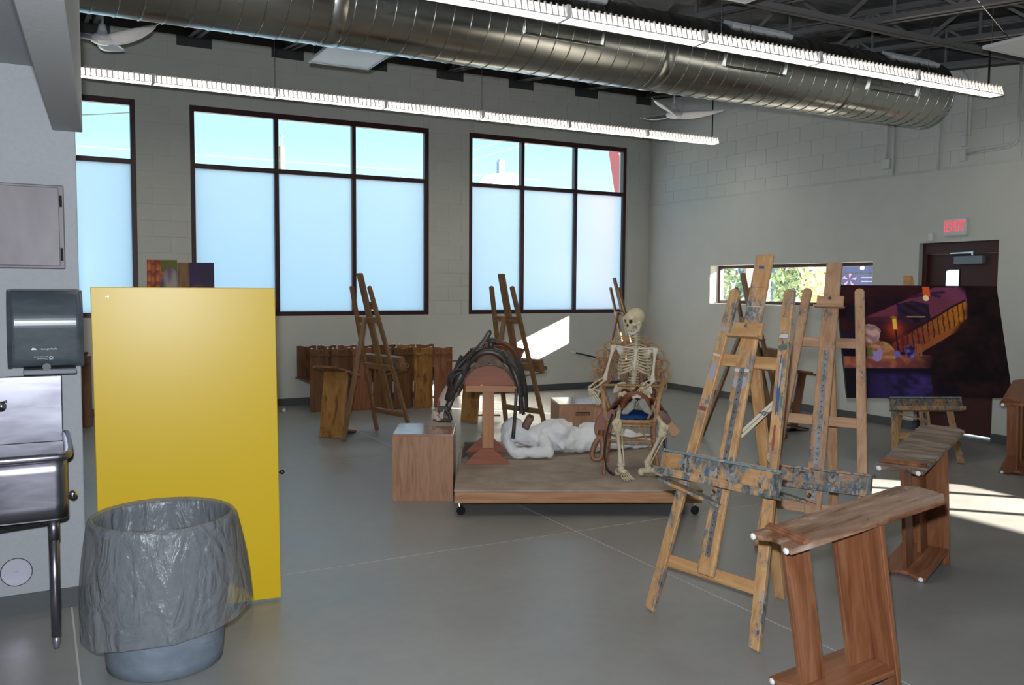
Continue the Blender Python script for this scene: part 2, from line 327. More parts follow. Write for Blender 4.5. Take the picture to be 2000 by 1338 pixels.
        for k, v in pr.items(): ob[k] = v
        return ob
def thing(name, label, cat, loc=(0, 0, 0), rot=(0, 0, 0), group=None):
    ob = bpy.data.objects.new(name, None); COL.objects.link(ob); ob.location = loc; ob.rotation_euler = rot
    ob.empty_display_size = .1; ob['label'] = label; ob['category'] = cat
    if group: ob['group'] = group
    return ob
def tag(ob, label, cat, group=None):
    ob['label'] = label; ob['category'] = cat
    if group: ob['group'] = group
    return ob
def struct(ob): ob['kind'] = 'structure'; return ob
def empty_struct(name, loc=(0, 0, 0)):
    ob = bpy.data.objects.new(name, None); COL.objects.link(ob); ob.location = loc; ob['kind'] = 'structure'; return ob
def dup(ob, parent=None):
    c = ob.copy(); COL.objects.link(c); c.parent = parent
    return c
def copy_tree(ob):
    r = dup(ob)
    for ch in list(ob.children):
        c = dup(ch, r)
        for g in list(ch.children): dup(g, c)
    return r
def remesh(ob, vox, sm=4):
    md = ob.modifiers.new('skin', 'REMESH'); md.mode = 'VOXEL'; md.voxel_size = vox; md.use_smooth_shade = True
    if sm: ms = ob.modifiers.new('smooth', 'SMOOTH'); ms.iterations = sm; ms.factor = .5
    return ob
def text(body, size, mat, parent, loc, rot, name='lettering', ext=.001, sx=1):
    cu = bpy.data.curves.new(name, 'FONT'); cu.body = body; cu.size = size; cu.align_x = 'CENTER'; cu.align_y = 'CENTER'; cu.extrude = ext; cu.resolution_u = 4
    tmp = bpy.data.objects.new('tmp', cu); COL.objects.link(tmp); dg = bpy.context.evaluated_depsgraph_get(); dg.update()
    me = bpy.data.meshes.new_from_object(tmp.evaluated_get(dg)); bpy.data.objects.remove(tmp)
    me.materials.clear(); me.materials.append(MT[mat])
    ob = bpy.data.objects.new(name, me); COL.objects.link(ob); ob.parent = parent; ob.location = loc; ob.rotation_euler = rot; ob.scale = (sx, 1, 1)
    return ob
def chaikin(p, n=2, closed=False):
    p = [Vector(q) for q in p]
    for _ in range(n):
        q = [] if closed else [p[0]]
        for i in range(len(p) if closed else len(p)-1):
            a, b = p[i], p[(i+1) % len(p)]; q += [a*.75+b*.25, a*.25+b*.75]
        if not closed: q.append(p[-1])
        p = q
    return p
# ================================================================== the room
YB, XR, YL = 11.954, 9.047, 4.94
X0, Y0 = -3.2, -2.5
def roof(y, o=0): return 4.80+.122*(y-YB)+o           # underside of the joists
# floor: bed of joint filler, paled for the flash glint, with the cast slabs on it
floor = struct(MB().bx(X0-.2, XR+.25, Y0-.2, YB+.25, -.12, -.0008).o('floor', 'joint'))
gx = [X0, .12, 3.17, 6.22, XR]; gy = [Y0, 1.89, YL, 7.99, YB]; g_ = .0042
for i in range(4):
    for j in range(4): MB().bx(gx[i]+(g_ if i else 0), gx[i+1]-(g_ if i < 3 else 0), gy[j]+(g_ if j else 0), gy[j+1]-(g_ if j < 3 else 0), -.02, 0).o('slab', 'floor', floor)
def wall_cells(a0, a1, z0, z1, ops):
    xs = sorted({a0, a1, *[o[0] for o in ops], *[o[1] for o in ops]}); out = []
    for xa, xb in zip(xs, xs[1:]):
        zs = [(z0, z1)]
        for o in ops:
            if o[0] <= xa+1e-6 and o[1] >= xb-1e-6:
                n = []
                for q in zs:
                    if o[2] > q[0]: n.append((q[0], min(q[1], o[2])))
                    if o[3] < q[1]: n.append((max(q[0], o[3]), q[1]))
                zs = n
        out += [(xa, xb, *q) for q in zs if q[1] > q[0]+1e-6]
    return out
WZ0, WZM, WZ1 = 1.225, 3.165, 3.925
WIN = [(-2.17, 1.128, [-1.07, .03]), (1.77, 5.066, [2.87, 3.944]), (5.716, 8.578, [6.638, 7.605])]
bops = [(a, b, WZ0, WZ1) for a, b, _ in WIN]
mb = MB()
for c in wall_cells(X0-.2, XR+.25, -.1, 5.35, bops): mb.bx(c[0], c[1], YB+.006, YB+.22, c[2], c[3])
wall_back = struct(mb.o('wall_back', 'wall'))
# smooth furred-out lower part of that wall, thicker in the corner
mb = MB()
for c in wall_cells(X0, XR, 0, 1.225, []): mb.bx(c[0], c[1], YB, YB+.008, c[2], c[3])
mb.bx(8.60, XR, YB-.012, YB+.008, 0, 2.985)
mb.o('plaster_lining', 'wall', wall_back)
# concrete blocks, each laid with a recessed joint
def blocks(parent, horiz, a0, a1, z0, z1, ops, face, lim=290):
    CH, CL, jt = .2032, .4064, .003; n = 0; rest = MB(); row = 0; z = z0; cache = {}
    items = []
    while z < z1-.02:
        za, zb = z, min(z+CH, z1); x = a0-(CL/2 if row % 2 else 0)
        while x < a1:
            xa, xb = max(x, a0), min(x+CL, a1)
            if xb-xa > .03:
                for c in wall_cells(xa, xb, za, zb, [o for o in ops if o[0] < xb and o[1] > xa and o[2] < zb and o[3] > za and True] and [(max(o[0], xa), min(o[1], xb), o[2], o[3]) for o in ops if o[0] < xb and o[1] > xa and o[2] < zb and o[3] > za]):
                    if c[1]-c[0] > .03 and c[3]-c[2] > .03: items.append(c)
            x += CL
        z += CH; row += 1
    for k, (xa, xb, za, zb) in enumerate(items):
        dx, dz = xb-xa-jt, zb-za-jt; key = (round(dx, 3), round(dz, 3))
        cx, cz = (xa+xb)/2, (za+zb)/2
        if k >= lim:
            (rest.box((cx, face+.003, cz), (dx, .006, dz)) if horiz else rest.box((face+.003, cx, cz), (.006, dx, dz))); continue
        if key not in cache:
            q = MB().box((0, 0, 0), (dx, .006, dz) if horiz else (.006, dx, dz)).o('block', 'wall', parent, bevel=.0012); cache[key] = q; ob = q
        else: ob = dup(cache[key], parent)
        ob.location = (cx, face+.003, cz) if horiz else (face+.003, cx, cz)
    if rest.v: rest.o('small_blocks', 'wall', parent, kind='stuff')
blocks(wall_back, True, .30, XR, 1.225, 4.88, bops+[(8.60, 9.1, 0, 2.985)], YB, 298)
# dark paint carried down round the joist seats: a stepped band
JX = [1.84+1.1862*k for k in range(-4, 7)]
poly = [(XR, 5.3), (X0, 5.3), (X0, 4.78)]
for jx in JX:
    if jx-.215 > X0 and jx+.215 < XR+.3: poly += [(jx-.215, 4.78), (jx-.215, 4.652), (min(jx+.215, XR), 4.652), (min(jx+.215, XR), 4.78)]
poly += [(XR, 4.78)] if poly[-1][0] < XR else []
MB().prism(poly, Matrix(((1, 0, 0, 0), (0, 0, 1, YB-.0035), (0, 1, 0, 0), (0, 0, 0, 1))), .003).o('dark_paint_band', 'band', wall_back)
# ---- right wall
RW = (7.427, 10.39, 1.413, 1.981); DR = (5.828, 6.79, -.1, 2.18); NW = (-1.3, 2.45, .94, 1.50)
mb = MB()
for c in wall_cells(Y0-.2, YB+.22, -.1, 5.35, [RW, DR, NW]): mb.bx(XR+.006, XR+.25, c[0], c[1], c[2], c[3])
wall_right = struct(mb.o('wall_right', 'wall'))
mb = MB()
for c in wall_cells(Y0, YB, 0, 2.985, [RW, DR, NW]): mb.bx(XR-.012, XR+.008, c[0], c[1], c[2], c[3])
mb.o('plaster_lining', 'wall', wall_right)
mb = MB(); mb.add([(XR-.012, 3.0, 2.985), (XR-.012, YB, 2.985), (XR+.004, YB, 3.035), (XR+.004, 3.0, 3.035), (XR+.007, YB, 2.985), (XR+.007, 3.0, 2.985)], [(0, 1, 2, 3), (0, 5, 4, 1), (3, 2, 4, 5), (0, 3, 5), (1, 4, 2)]); mb.o('ledge_bevel', 'wall', wall_right)
blocks(wall_right, False, 3.6, YB, 2.985, 4.84, [], XR, 290)
# dark band where the roof meets the right wall
mb = MB(); ya, yb = Y0, YB
mb.add([(XR-.004, ya, roof(ya, -.05)), (XR-.004, yb, roof(yb, -.05)), (XR-.004, yb, 5.3), (XR-.004, ya, 5.3), (XR+.004, ya, roof(ya, -.05)), (XR+.004, yb, roof(yb, -.05)), (XR+.004, yb, 5.3), (XR+.004, ya, 5.3)],
       [(0, 1, 2, 3), (7, 6, 5, 4), (0, 4, 5, 1), (3, 2, 6, 7), (0, 3, 7, 4), (1, 5, 6, 2)])
mb.o('dark_paint_band', 'band', wall_right)
# ---- left partition with the sink, bulkhead over its end, low soffit
wall_left = struct(MB().bx(X0, .19, YL, YL+.15, 0, 5.0).o('wall_left', 'gypsum', bevel=.004))
struct(MB().bx(X0-.2, X0, Y0, YB+.2, -.1, 5.3).o('wall_side', 'wall'))
struct(MB().bx(X0-.2, XR+.25, Y0-.2, Y0, -.1, 5.3).o('wall_rear', 'wall'))
b0, b1 = -.335, -.243      # bulkhead edges at the rear end
mb = MB(); ys = (YL, Y0)
mb.add([(.088, YL, 2.40), (.222, YL, 2.40), (.222, YL, 4.6), (.088, YL, 4.6), (b0, Y0, 2.40), (b1+.01, Y0, 2.40), (b1+.01, Y0, 3.2), (b0, Y0, 3.2)],
       [(0, 1, 2, 3), (7, 6, 5, 4), (0, 4, 5, 1), (1, 5, 6, 2), (2, 6, 7, 3), (3, 7, 4, 0)])
struct(mb.o('trim_1', 'gypsum', bevel=.004))
mb = MB(); mb.add([(X0, YL, 2.70), (.10, YL, 2.70), (-.32, Y0, 2.70), (X0, Y0, 2.70), (X0, YL, 2.78), (.10, YL, 2.78), (-.32, Y0, 2.78), (X0, Y0, 2.78)],
       [(0, 1, 2, 3), (7, 6, 5, 4), (0, 4, 5, 1), (1, 5, 6, 2), (2, 6, 7, 3), (3, 7, 4, 0)])
struct(mb.o('ceiling_soffit', 'gypsum'))
# ---- rubber bases
struct(MB().bx(X0, XR-.012, YB-.008, YB, 0, .10).o('baseboard_back', 'base'))
mb = MB(); mb.bx(XR-.02, XR-.012, 6.79, YB-.01, 0, .10); mb.bx(XR-.02, XR-.012, Y0, 5.828, 0, .10); mb.bx(XR-.012, XR+.06, 6.782, 6.79, 0, .10)
struct(mb.o('baseboard_right', 'base'))
struct(MB().bx(X0, .19, YL-.007, YL, 0, .10).o('baseboard_left', 'base'))
# ---- roof deck (ribbed) and bar joists
mb = MB(); n = 96
ys = [Y0-.2+(YB+.4-Y0)*i/n for i in range(n+1)]
prof = []
for i, y in enumerate(ys): prof.append((y, roof(y, .46)+(.04 if (i % 4) in (1, 2) else 0)))
for x in (X0-.2, XR+.2):
    for y, z in prof: mb.v.append(Vector((x, y, z)))
    for y, z in prof: mb.v.append(Vector((x, y, z+.03)))
k = len(prof)
for i in range(k-1): mb.f += [(i, i+1, 2*k+i+1, 2*k+i), (k+i, 3*k+i, 3*k+i+1, k+i+1)]
struct(mb.o('ceiling', 'deck'))
jl = YB-Y0
def joist():
    t = thing('bar_joist', '', 'joist')
    for nm, o in (('bottom_chord', .0), ('top_chord', .40)):
        mb = MB()
        for s in (-1, 1):
            a = Vector((s*.028, YB-.0, roof(YB, o))); b = Vector((s*.028, Y0, roof(Y0, o)))
            mb.bar(a, b, .006, .055); a2, b2 = a+Vector((s*.022, 0, -.024)), b+Vector((s*.022, 0, -.024)); mb.bar(a2, b2, .05, .006)
        mb.o(nm, 'steel_dark', t)
    q = None; st = 24; h = jl/st
    for i in range(st):
        y = YB-.05-h*i; up_ = i % 2 == 0
        a = Vector((0, y, roof(y, .02 if up_ else .40))); b = Vector((0, y-h, roof(y-h, .40 if up_ else .02)))
        MB().bar(a, b, .026, .026).o('web_bar', 'steel_dark', t)
        if up_: MB().bar((0, y-h, roof(y-h, .02)), (0, y-h, roof(y-h, .40)), .02, .02).o('web_post', 'steel_dark', t)
    return t
J0 = None
ordn = ['first', 'second', 'third', 'fourth', 'fifth', 'sixth', 'seventh', 'eighth', 'ninth', 'tenth', 'eleventh']
for k, jx in enumerate(JX):
    j = joist() if J0 is None else copy_tree(J0)
    J0 = J0 or j; j.location = (jx, 0, 0)
    j['label'] = 'dark grey open-web roof joist, %s counted from the wall with the exit door' % ordn[len(JX)-1-k]; j['group'] = 'roof joists under the metal deck'
for nm, y, o, lb in (('bridging_angle', 5.45, .0, 'long grey steel bridging angle crossing under the joists above the duct'), ('bridging_angle', 8.9, .0, 'long grey steel bridging angle crossing the joists near the window wall'),
                 ('bridging_angle', 5.0, .36, 'thin grey steel bridging rod crossing high between the joists'), ('bridging_angle', 1.9, .0, 'long grey steel bridging angle crossing the joists over the benches')):
    ob = MB().bx(X0, XR, y-.025, y+.025, roof(y, o)-.095, roof(y, o)-.087); ob.bx(X0, XR, y-.025, y-.019, roof(y, o)-.095, roof(y, o)-.041)
    tag(ob.o(nm, 'steel_dark'), lb, 'bracing', 'bridging between the joists')
# ---- big windows
for k, (xa, xb, mul) in enumerate(WIN):
    wd = empty_struct('window_%d' % (k+1), (xa, 12.0, WZ0)); o = Vector((xa, 12.0, WZ0))
    fy0, fy1 = YB+.012, YB+.10; t_ = .058
    mb = MB().bx(xa, xa+t_, fy0, fy1, WZ0, WZ1).bx(xb-t_, xb, fy0, fy1, WZ0, WZ1).bx(xa+t_, xb-t_, fy0, fy1, WZ0, WZ0+t_).bx(xa+t_, xb-t_, fy0, fy1, WZ1-t_-.015, WZ1)
    mb.o('window_frame', 'frame', wd, off=o, bevel=.003)
    MB().bx(xa+t_, xb-t_, fy0+.004, fy1, WZM-.03, WZM+.03).o('transom_bar', 'frame', wd, off=o, bevel=.003)
    ed = [xa+t_/2]+mul+[xb-t_/2]
    for x in mul:
        MB().bx(x-.028, x+.028, fy0+.002, fy1, WZ0+t_, WZM-.03).o('mullion', 'frame', wd, off=o, bevel=.003)
        MB().bx(x-.028, x+.028, fy0+.002, fy1, WZM+.03, WZ1-t_-.015).o('mullion', 'frame', wd, off=o, bevel=.003)
    for a, b in zip(ed, ed[1:]):
        MB().bx(a+.025, b-.025, fy0+.05, fy0+.056, WZ0+.05, WZM-.028).o('frosted_pane', 'frost', wd, off=o, label='frosted lower pane')
        MB().bx(a+.025, b-.025, fy0+.05, fy0+.056, WZM+.028, WZ1-.06).o('clear_pane', 'glass', wd, off=o, label='clear upper pane')
# ---- ribbon windows of the right wall
for k, (a, b, z0, z1), mul in ((4, RW, [8.20]), (5, NW, [-.2, .9, 1.75])):
    wd = empty_struct('window_%d' % k, (9.2, a, z0)); o = Vector((9.2, a, z0)); t_ = .045; xa, xb = XR+.15, XR+.22
    MB().bx(xa, xb, a, a+t_, z0, z1).bx(xa, xb, b-t_, b, z0, z1).bx(xa, xb, a+t_, b-t_, z0, z0+t_).bx(xa, xb, a+t_, b-t_, z1-t_, z1).o('window_frame', 'frame', wd, off=o, bevel=.002)
    ed = [a+.02]+mul+[b-.02]
    for y in mul: MB().bx(xa, xb, y-.025, y+.025, z0+t_, z1-t_).o('mullion', 'frame', wd, off=o)
    for p, q in zip(ed, ed[1:]): MB().bx(xa+.03, xa+.036, p+.02, q-.02, z0+.04, z1-.04).o('clear_pane', 'glass', wd, off=o)
# ---- exit door
dr = empty_struct('door_1', (XR+.1, 6.3, 0)); o = Vector((XR+.1, 6.3, 0))
xa, xb = XR+.05, XR+.17
MB().bx(xa, xb, 6.738, 6.79, 0, 2.18).bx(xa, xb, 5.828, 5.878, 0, 2.18).bx(xa, xb, 5.878, 6.738, 2.05, 2.18).o('door_frame', 'door', dr, off=o, bevel=.003)
mb = MB()
for c in wall_cells(5.88, 6.736, .03, 2.048, [(6.35, 6.51, 1.10, 1.87)]): mb.bx(XR+.10, XR+.145, *c)
lf = mb.o('door_leaf', 'door', dr, off=o)
MB().bx(XR+.12, XR+.125, 6.35, 6.51, 1.10, 1.87).o('vision_pane', 'glass', lf, off=o)
MB().bx(XR+.093, XR+.10, 6.34, 6.35, 1.09, 1.88).bx(XR+.093, XR+.10, 6.51, 6.52, 1.09, 1.88).bx(XR+.093, XR+.10, 6.35, 6.51, 1.87, 1.88).bx(XR+.093, XR+.10, 6.35, 6.51, 1.09, 1.10).o('vision_frame', 'black', lf, off=o)
cl = MB().bx(XR+.03, XR+.10, 6.04, 6.38, 1.93, 2.02).o('door_closer', 'alu', dr, off=o, bevel=.004)
MB().bar((XR+.05, 6.16, 2.025), (XR+.05, 6.17, 2.06), .02, .02).bar((XR+.045, 6.15, 2.06), (XR+.045, 6.43, 2.052), .02, .014).o('closer_arm', 'chrome', cl, off=o)
MB().bx(XR+.0, XR+.16, 5.83, 6.788, 0, .015).o('threshold', 'metalgrey', dr, off=o)
MB().bx(XR+.085, XR+.10, 5.90, 6.70, .95, 1.0).bx(XR+.07, XR+.10, 5.92, 6.0, .93, 1.02).o('push_bar', 'alu', dr, off=o)
# ---- conduits and boxes on the right wall (painted with it)
def conduit(pts, label, r=.013):
    p = [Vector((XR-.016, y, z)) for y, z in pts]
    return tag(MB().tube(p, r, 8).o('conduit', 'conduit', smooth=True), label, 'conduit', 'painted conduits on the exit door wall')
def bend(a, c, b, n=6): return [tuple((1-t)**2*a[i]+2*t*(1-t)*c[i]+t*t*b[i] for i in (0, 1)) for t in [k/n for k in range(n+1)]]
conduit([(7.285, 3.9), (7.285, 3.20)], 'thin painted conduit dropping to the small box, left of the duct end', .012)
conduit([(7.19, 3.9), (7.19, 3.0)], 'thicker painted conduit running down to the ledge beside the small box', .018)
conduit([(6.59, 4.0), (6.59, 3.0)], 'single painted conduit dropping to the ledge under the duct end')
conduit([(6.33, 4.06)]+bend((6.31, 4.02), (6.26, 3.98), (6.26, 3.9))+[(6.26, 3.33)], 'painted conduit with a bent top, on the left of the pair above the exit sign')
conduit([(6.17, 4.04)]+bend((6.19, 4.0), (6.215, 3.95), (6.215, 3.85))+[(6.215, 3.33)], 'painted conduit with a bent top, on the right of the pair above the exit sign')
conduit([(6.235, 3.13)]+bend((5.80, 3.145), (5.665, 3.15), (5.665, 3.25))+[(5.665, 4.0)], 'painted conduit turning a wide corner up to the roof near the right end')
for (y0, y1, z0, z1, lb) in ((7.21, 7.32, 3.085, 3.20, 'small square painted box where two thin conduits end'), (6.235, 6.30, 3.22, 3.34, 'painted junction box below the pair of conduits'), (6.235, 6.31, 3.06, 3.18, 'painted junction box at the start of the turning conduit')):
    tag(MB().bx(XR-.05, XR-.001, y0, y1, z0, z1).o('junction_box', 'conduit', bevel=.004), lb, 'box', 'painted junction boxes')
# ---- exit sign and sensor
t = thing('exit_sign', 'white exit sign with red EXIT letters above the maroon door', 'sign', (XR-.012, 6.325, 2.34))
MB().box((-.022, 0, 0), (.044, .285, .20)).o('sign_case', 'whitebox', t, bevel=.02, seg=3)
text('EXIT', .165, 'exit_red', t, (-.046, -.004, .004), (pi/2, 0, -pi/2), sx=.74)
t = tag(MB().bx(XR-.05, XR-.012, 6.60, 6.655, 2.20, 2.29).o('motion_sensor', 'whitebox', bevel=.006), 'small white sensor box on the wall at the door top corner', 'sensor')
# ================================================================== overhead: duct, lights, fans
DY, DZ, DRr, DX1 = 6.33, 3.712, .335, 8.45
t = thing('spiral_duct', 'large round galvanised spiral duct hanging across the room under the joists', 'duct', (2.6, DY, DZ))
mb = MB(); nn = 56; xs = [X0+.4, DX1]
mb.tube([(x-2.6, 0, 0) for x in xs], DRr, nn, cap=False); mb.o('duct_shell', 'galv', t, smooth=True)
MB().lathe([(.0, 0), (DRr-.004, 0), (DRr-.004, .01), (0, .01)], 48, (DX1-2.6-.03, 0, 0), Matrix.Rotation(pi/2, 3, 'Y'), cap=False).o('end_cap', 'galv', t)
MB().tube([(DX1-2.6-.012, math.cos(a*2*pi/48)*DRr, math.sin(a*2*pi/48)*DRr) for a in range(48)], .007, 6, closed=True).o('end_ring', 'galv', t, smooth=True)
pts = []; pitch = .148; a = 0; x = X0+.4
N_ = int((DX1-.03-X0-.4)/pitch*28)
for i in range(N_):
    a = -2*pi*i/28; x = X0+.4+pitch*i/28; pts.append((x-2.6, math.cos(a)*(DRr+.001), math.sin(a)*(DRr+.001)))
MB().tube(pts, .0055, 5).o('spiral_seam', 'galv', t, smooth=True)
for x in (-1.1, 1.9, 4.75, 7.0): MB().lathe([(DRr+.0015, -.05), (DRr+.004, -.045), (DRr+.004, .045), (DRr+.0015, .05)], 48, (x-2.6, 0, 0), Matrix.Rotation(pi/2, 3, 'Y'), cap=False).o('coupling', 'galv', t, smooth=True)
def register(xc, w_, ang, mat, nm):
    R = Matrix.Rotation(-ang, 3, 'X')      # local -Y is outward
    mb = MB(); h = .15; d0 = -(DRr+.005)
    for q in ((-w_/2, 0, .012, h), (w_/2, 0, .012, h), (0, h/2, w_, .012), (0, -h/2, w_, .012)):
        mb.box(R @ Vector((q[0], d0+.03, q[1]))+Vector((xc-2.6, 0, 0)), (q[2], .09, q[3]), R)
    rg = mb.o(nm, mat, t, bevel=.002)
    for k in range(5): MB().box(R @ Vector((0, d0+.03, -.052+.026*k))+Vector((xc-2.6, 0, 0)), (w_-.02, .05, .003), R @ Matrix.Rotation(.5, 3, 'X')).o('louver_blade', mat, rg)
    MB().box(R @ Vector((0, d0+.068, 0))+Vector((xc-2.6, 0, 0)), (w_-.01, .004, h-.01), R).o('damper_plate', 'steel_dark', rg)
for xc in (3.70, 5.70, 7.52): register(xc, .72, math.radians(-10), 'galv', 'air_register')
for xc in (5.88, 7.98, 3.8): register(xc, .72, math.radians(62), 'white', 'air_register')
for x in (-1.5, .9, 3.3, 5.6, 8.0):
    mb = MB().tube([(x-2.6, math.cos(b_)*(DRr+.007), math.sin(b_)*(DRr+.007)) for b_ in [pi*k/14 for k in range(15)]], .005, 5)
    for s in (-1, 1): mb.tube([(x-2.6, s*(DRr+.007), 0), (x-2.6, s*(DRr+.03), roof(DY+s*.36)-DZ+.3)], .003, 5)
    mb.o('hanger_strap', 'galv', t)

def light_section():
    """one 4 ft length of pendant fluorescent: half lens, half cross-bladed louver"""
    L_ = 1.2192; mb = MB()
    pr = [(-.040, .082), (.035, .082), (.066, .010), (.066, 0), (.058, 0), (.056, .010), (.030, .073), (-.034, .073)]
    mb.prism(pr, Matrix(((0, 0, 1, 0), (1, 0, 0, 0), (0, 1, 0, 0), (0, 0, 0, 1))), L_)
    mb.bx(0, L_, -.076, -.070, -.002, .006)
    h = mb.o('light_section', 'reflector', None, bevel=0)
    MB().bx(.012, L_-.012, -.068, .054, .003, .007).o('lit_lens', 'lamp', h)
    MB().add([(.012, -.064, .009), (L_-.012, -.064, .009), (L_-.012, -.034, .076), (.012, -.034, .076)], [(0, 1, 2, 3)]).o('side_lens', 'lamp_side', h)
    q = None; n = 25
    for i in range(n):
        x = .03+(L_-.06)*i/(n-1)
        if q is None: q = MB().prism([(-.076, .0), (-.052, .094), (-.036, .094), (-.036, .07), (-.066, .0)], Matrix(((0, 0, 1, -.005), (1, 0, 0, 0), (0, 1, 0, 0), (0, 0, 0, 1))), .010).o('louver_blade', 'reflector', h); o_ = q
        else: o_ = dup(q, h)
        o_.location = (x, 0, 0)
    MB().bx(-.016, .016, -.080, .070, -.004, .090).o('joint_cover', 'white', h, bevel=.002)
    return h
LS0 = None
def pendant(label, y, z, joints, xend, rods, wires):
    global LS0
    t = thing('pendant_light', label, 'light', (joints[0], y, z), group='two rows of pendant fluorescent lights')
    for x in joints:
        if LS0 is None: LS0 = light_section(); h = LS0
        else: h = dup(LS0); [dup(c, h) for c in list(LS0.children)]
        h.parent = t; h.location = (x-joints[0], 0, 0)
    MB().prism([(-.076, 0), (-.052, .09), (.035, .084), (.066, .010), (.066, 0)], Matrix(((0, 0, 1, xend-joints[0]), (1, 0, 0, 0), (0, 1, 0, 0), (0, 0, 0, 1))), .006).o('end_plate', 'white', t)
    for x in rods: MB().tube([(x-joints[0], 0, .07), (x-joints[0], 0, roof(y)-z+.02)], .009, 8).o('hanging_rod', 'black', t)
    for x in wires: MB().tube([(x-joints[0], 0, .07), (x-joints[0], 0, roof(y)-z+.3)], .0025, 5).o('hanging_wire', 'metalgrey', t)
    return t
pendant('long lit pendant light hung along the window wall', 9.6, 3.645, [8.389-1.2192*k for k in range(9, 0, -1)], 8.389, [8.33], [2.29, 4.75, -.1])
pendant('long lit pendant light hung beside the round duct', 5.35, 3.50, [8.154-1.2192*k for k in range(8, 0, -1)], 8.154, [8.03], [1.2, 4.71])

def fan():
    t = thing('ceiling_fan', '', 'fan')
    hub = MB().lathe([(0, -.055), (.05, -.05), (.10, -.03), (.115, 0), (.10, .025), (.055, .05), (.04, .09), (.03, .14), (.0, .14)], 24, cap=False).o('motor_hub', 'white', t, smooth=True)
    MB().tube([(0, 0, .13), (0, 0, .62)], .013, 10).o('down_rod', 'white', t, smooth=True)
    def blade(u, v):
        r = .06+.70*u; wd_ = .17*(math.sin(pi*min(1, .16+u*.95))**.6)*(1-.25*u) if u < .999 else .012
        y = (v-.5)*wd_-.05*u*u+.02; tw = .42*(1-u)+.16
        return (r, y*math.cos(tw), -y*math.sin(tw)+.075*u*u+.0)
    q = None
    for k in range(3):
        if q is None: q = MB().grid(blade, 18, 5).o('fan_blade', 'white', t, smooth=True, solid=.012); b = q
        else: b = dup(q, t)
        b.rotation_euler = (0, 0, 2*pi*k/3)
    return t
F0 = fan(); F0.location = (.62, 9.5, 4.0)
vr_ = lambda deg: math.atan2(rt.y*math.cos(math.radians(deg))+fw.y*math.sin(math.radians(deg)), rt.x*math.cos(math.radians(deg))+fw.x*math.sin(math.radians(deg)))
F0.rotation_euler = (0, 0, vr_(-21))
tag(F0, 'white three-blade ceiling fan at the top left, next to the white bulkhead', 'fan', 'white ceiling fans')
f_ = copy_tree(F0); f_.location = (7.58, 9.5, 3.96); f_.rotation_euler = (0, 0, vr_(0)); f_['label'] = 'white three-blade ceiling fan near the far corner above the pendant light end'
def ceiling_panel(x0, y0, z, lb):
    t = thing('ceiling_panel', lb, 'panel', (x0+.305, y0+.61, z), group='flat white panels hung under the joists')
    MB().box((0, 0, .012), (.575, 1.185, .02)).o('panel_face', 'white', t)
    mb = MB()
    for c, d in (((-.2975, 0, .01), (.015, 1.22, .028)), ((.2975, 0, .01), (.015, 1.22, .028)), ((0, .6025, .01), (.58, .015, .028)), ((0, -.6025, .01), (.58, .015, .028))): mb.box(c, d)
    mb.o('panel_rim', 'whitebox', t, bevel=.003)
    for s in (-1, 1):
        for q in (-1, 1): MB().tube([(s*.27, q*.55, .02), (s*.27, q*.55, roof(y0+.61+q*.55)-z+.02)], .003, 5).o('hanger_wire', 'metalgrey', t)
    return t
ceiling_panel(2.37, 7.36, 3.80, 'flat white panel hung below the joists in front of the middle window')
p3_ = ceiling_panel(6.80, 3.38, 3.60, 'flat white panel poking in from the right edge near the roof')
ceiling_panel(3.73, 3.47, 3.60, 'flat white panel whose corner just shows at the top edge above the duct')
MB().tube([Vector(q)-p3_.location for q in ((6.42, 4.44, 3.93), (6.93, 4.42, 3.62))], .004, 5).o('hanger_wire', 'chrome', p3_)
# ================================================================== the sink end on the left
t = thing('wall_cabinet', 'flat bronze-grey metal cabinet on the white wall above the towel dispenser', 'cabinet', (-.4, YL, 1.72))
MB().bx(-.75, .529, -.075, 0, 0, .405).o('cabinet_body', 'bronze', t, bevel=.004)
d_ = MB().bx(-.735, .507, -.088, -.076, .012, .393).o('cabinet_door', 'bronze', t, bevel=.003)
MB().tube([(.515, -.08, .30), (.515, -.08, .355)], .006, 8).tube([(.515, -.08, .04), (.515, -.08, .10)], .006, 8).o('hinge', 'black', d_)

t = thing('towel_dispenser', 'smoked plastic paper towel dispenser on the wall above the sink backsplash', 'dispenser', (.035, YL, 1.235))
prof = [(0, 0), (-.145, .004), (-.165, .03), (-.185, .10), (-.205, .17), (-.212, .215), (-.205, .26), (-.180, .32), (-.150, .36), (-.12, .378), (0, .382)]
prof = [tuple(q[:2]) for q in chaikin([(a, b, 0) for a, b in prof], 2)]
mb = MB(); cs = 9
def disp(u, v):
    k = min(int(v*(len(prof)-1)+1e-6), len(prof)-1); y, z = prof[k]; a = (u-.5)*2
    e_ = 1-max(0, abs(a)-.86)/.14*.14 if abs(a) > .86 else 1
    return (a*(.163-.006*(z-.2)), y*e_, z+(.004 if abs(a) < .9 else 0))
mb.grid(disp, 30, len(prof)-1)
for s in (-1, 1):
    b_ = len(mb.v); mb.v += [Vector((s*(.163-.006*(z-.2)), y*.86, z)) for y, z in prof]; mb.f.append(tuple(range(b_, b_+len(prof))))
mb.o('smoked_cover', 'smoke', t, bevel=.006, seg=2)
MB().bx(-.10, .13, -.17, -.02, -.026, 0).o('tear_bar', 'tear_grey', t, bevel=.005)
MB().lathe([(.018, 0), (.018, .004), (0, .004)], 20, (-.0, -.1745, .012), Matrix.Rotation(pi/2, 3, 'X'), cap=False).o('lock_button', 'black', t)
text('Georgia-Pacific', .0115, 'white', t, (.012, -.195, .100), (pi/2+.22, 0, 0), ext=.0004)
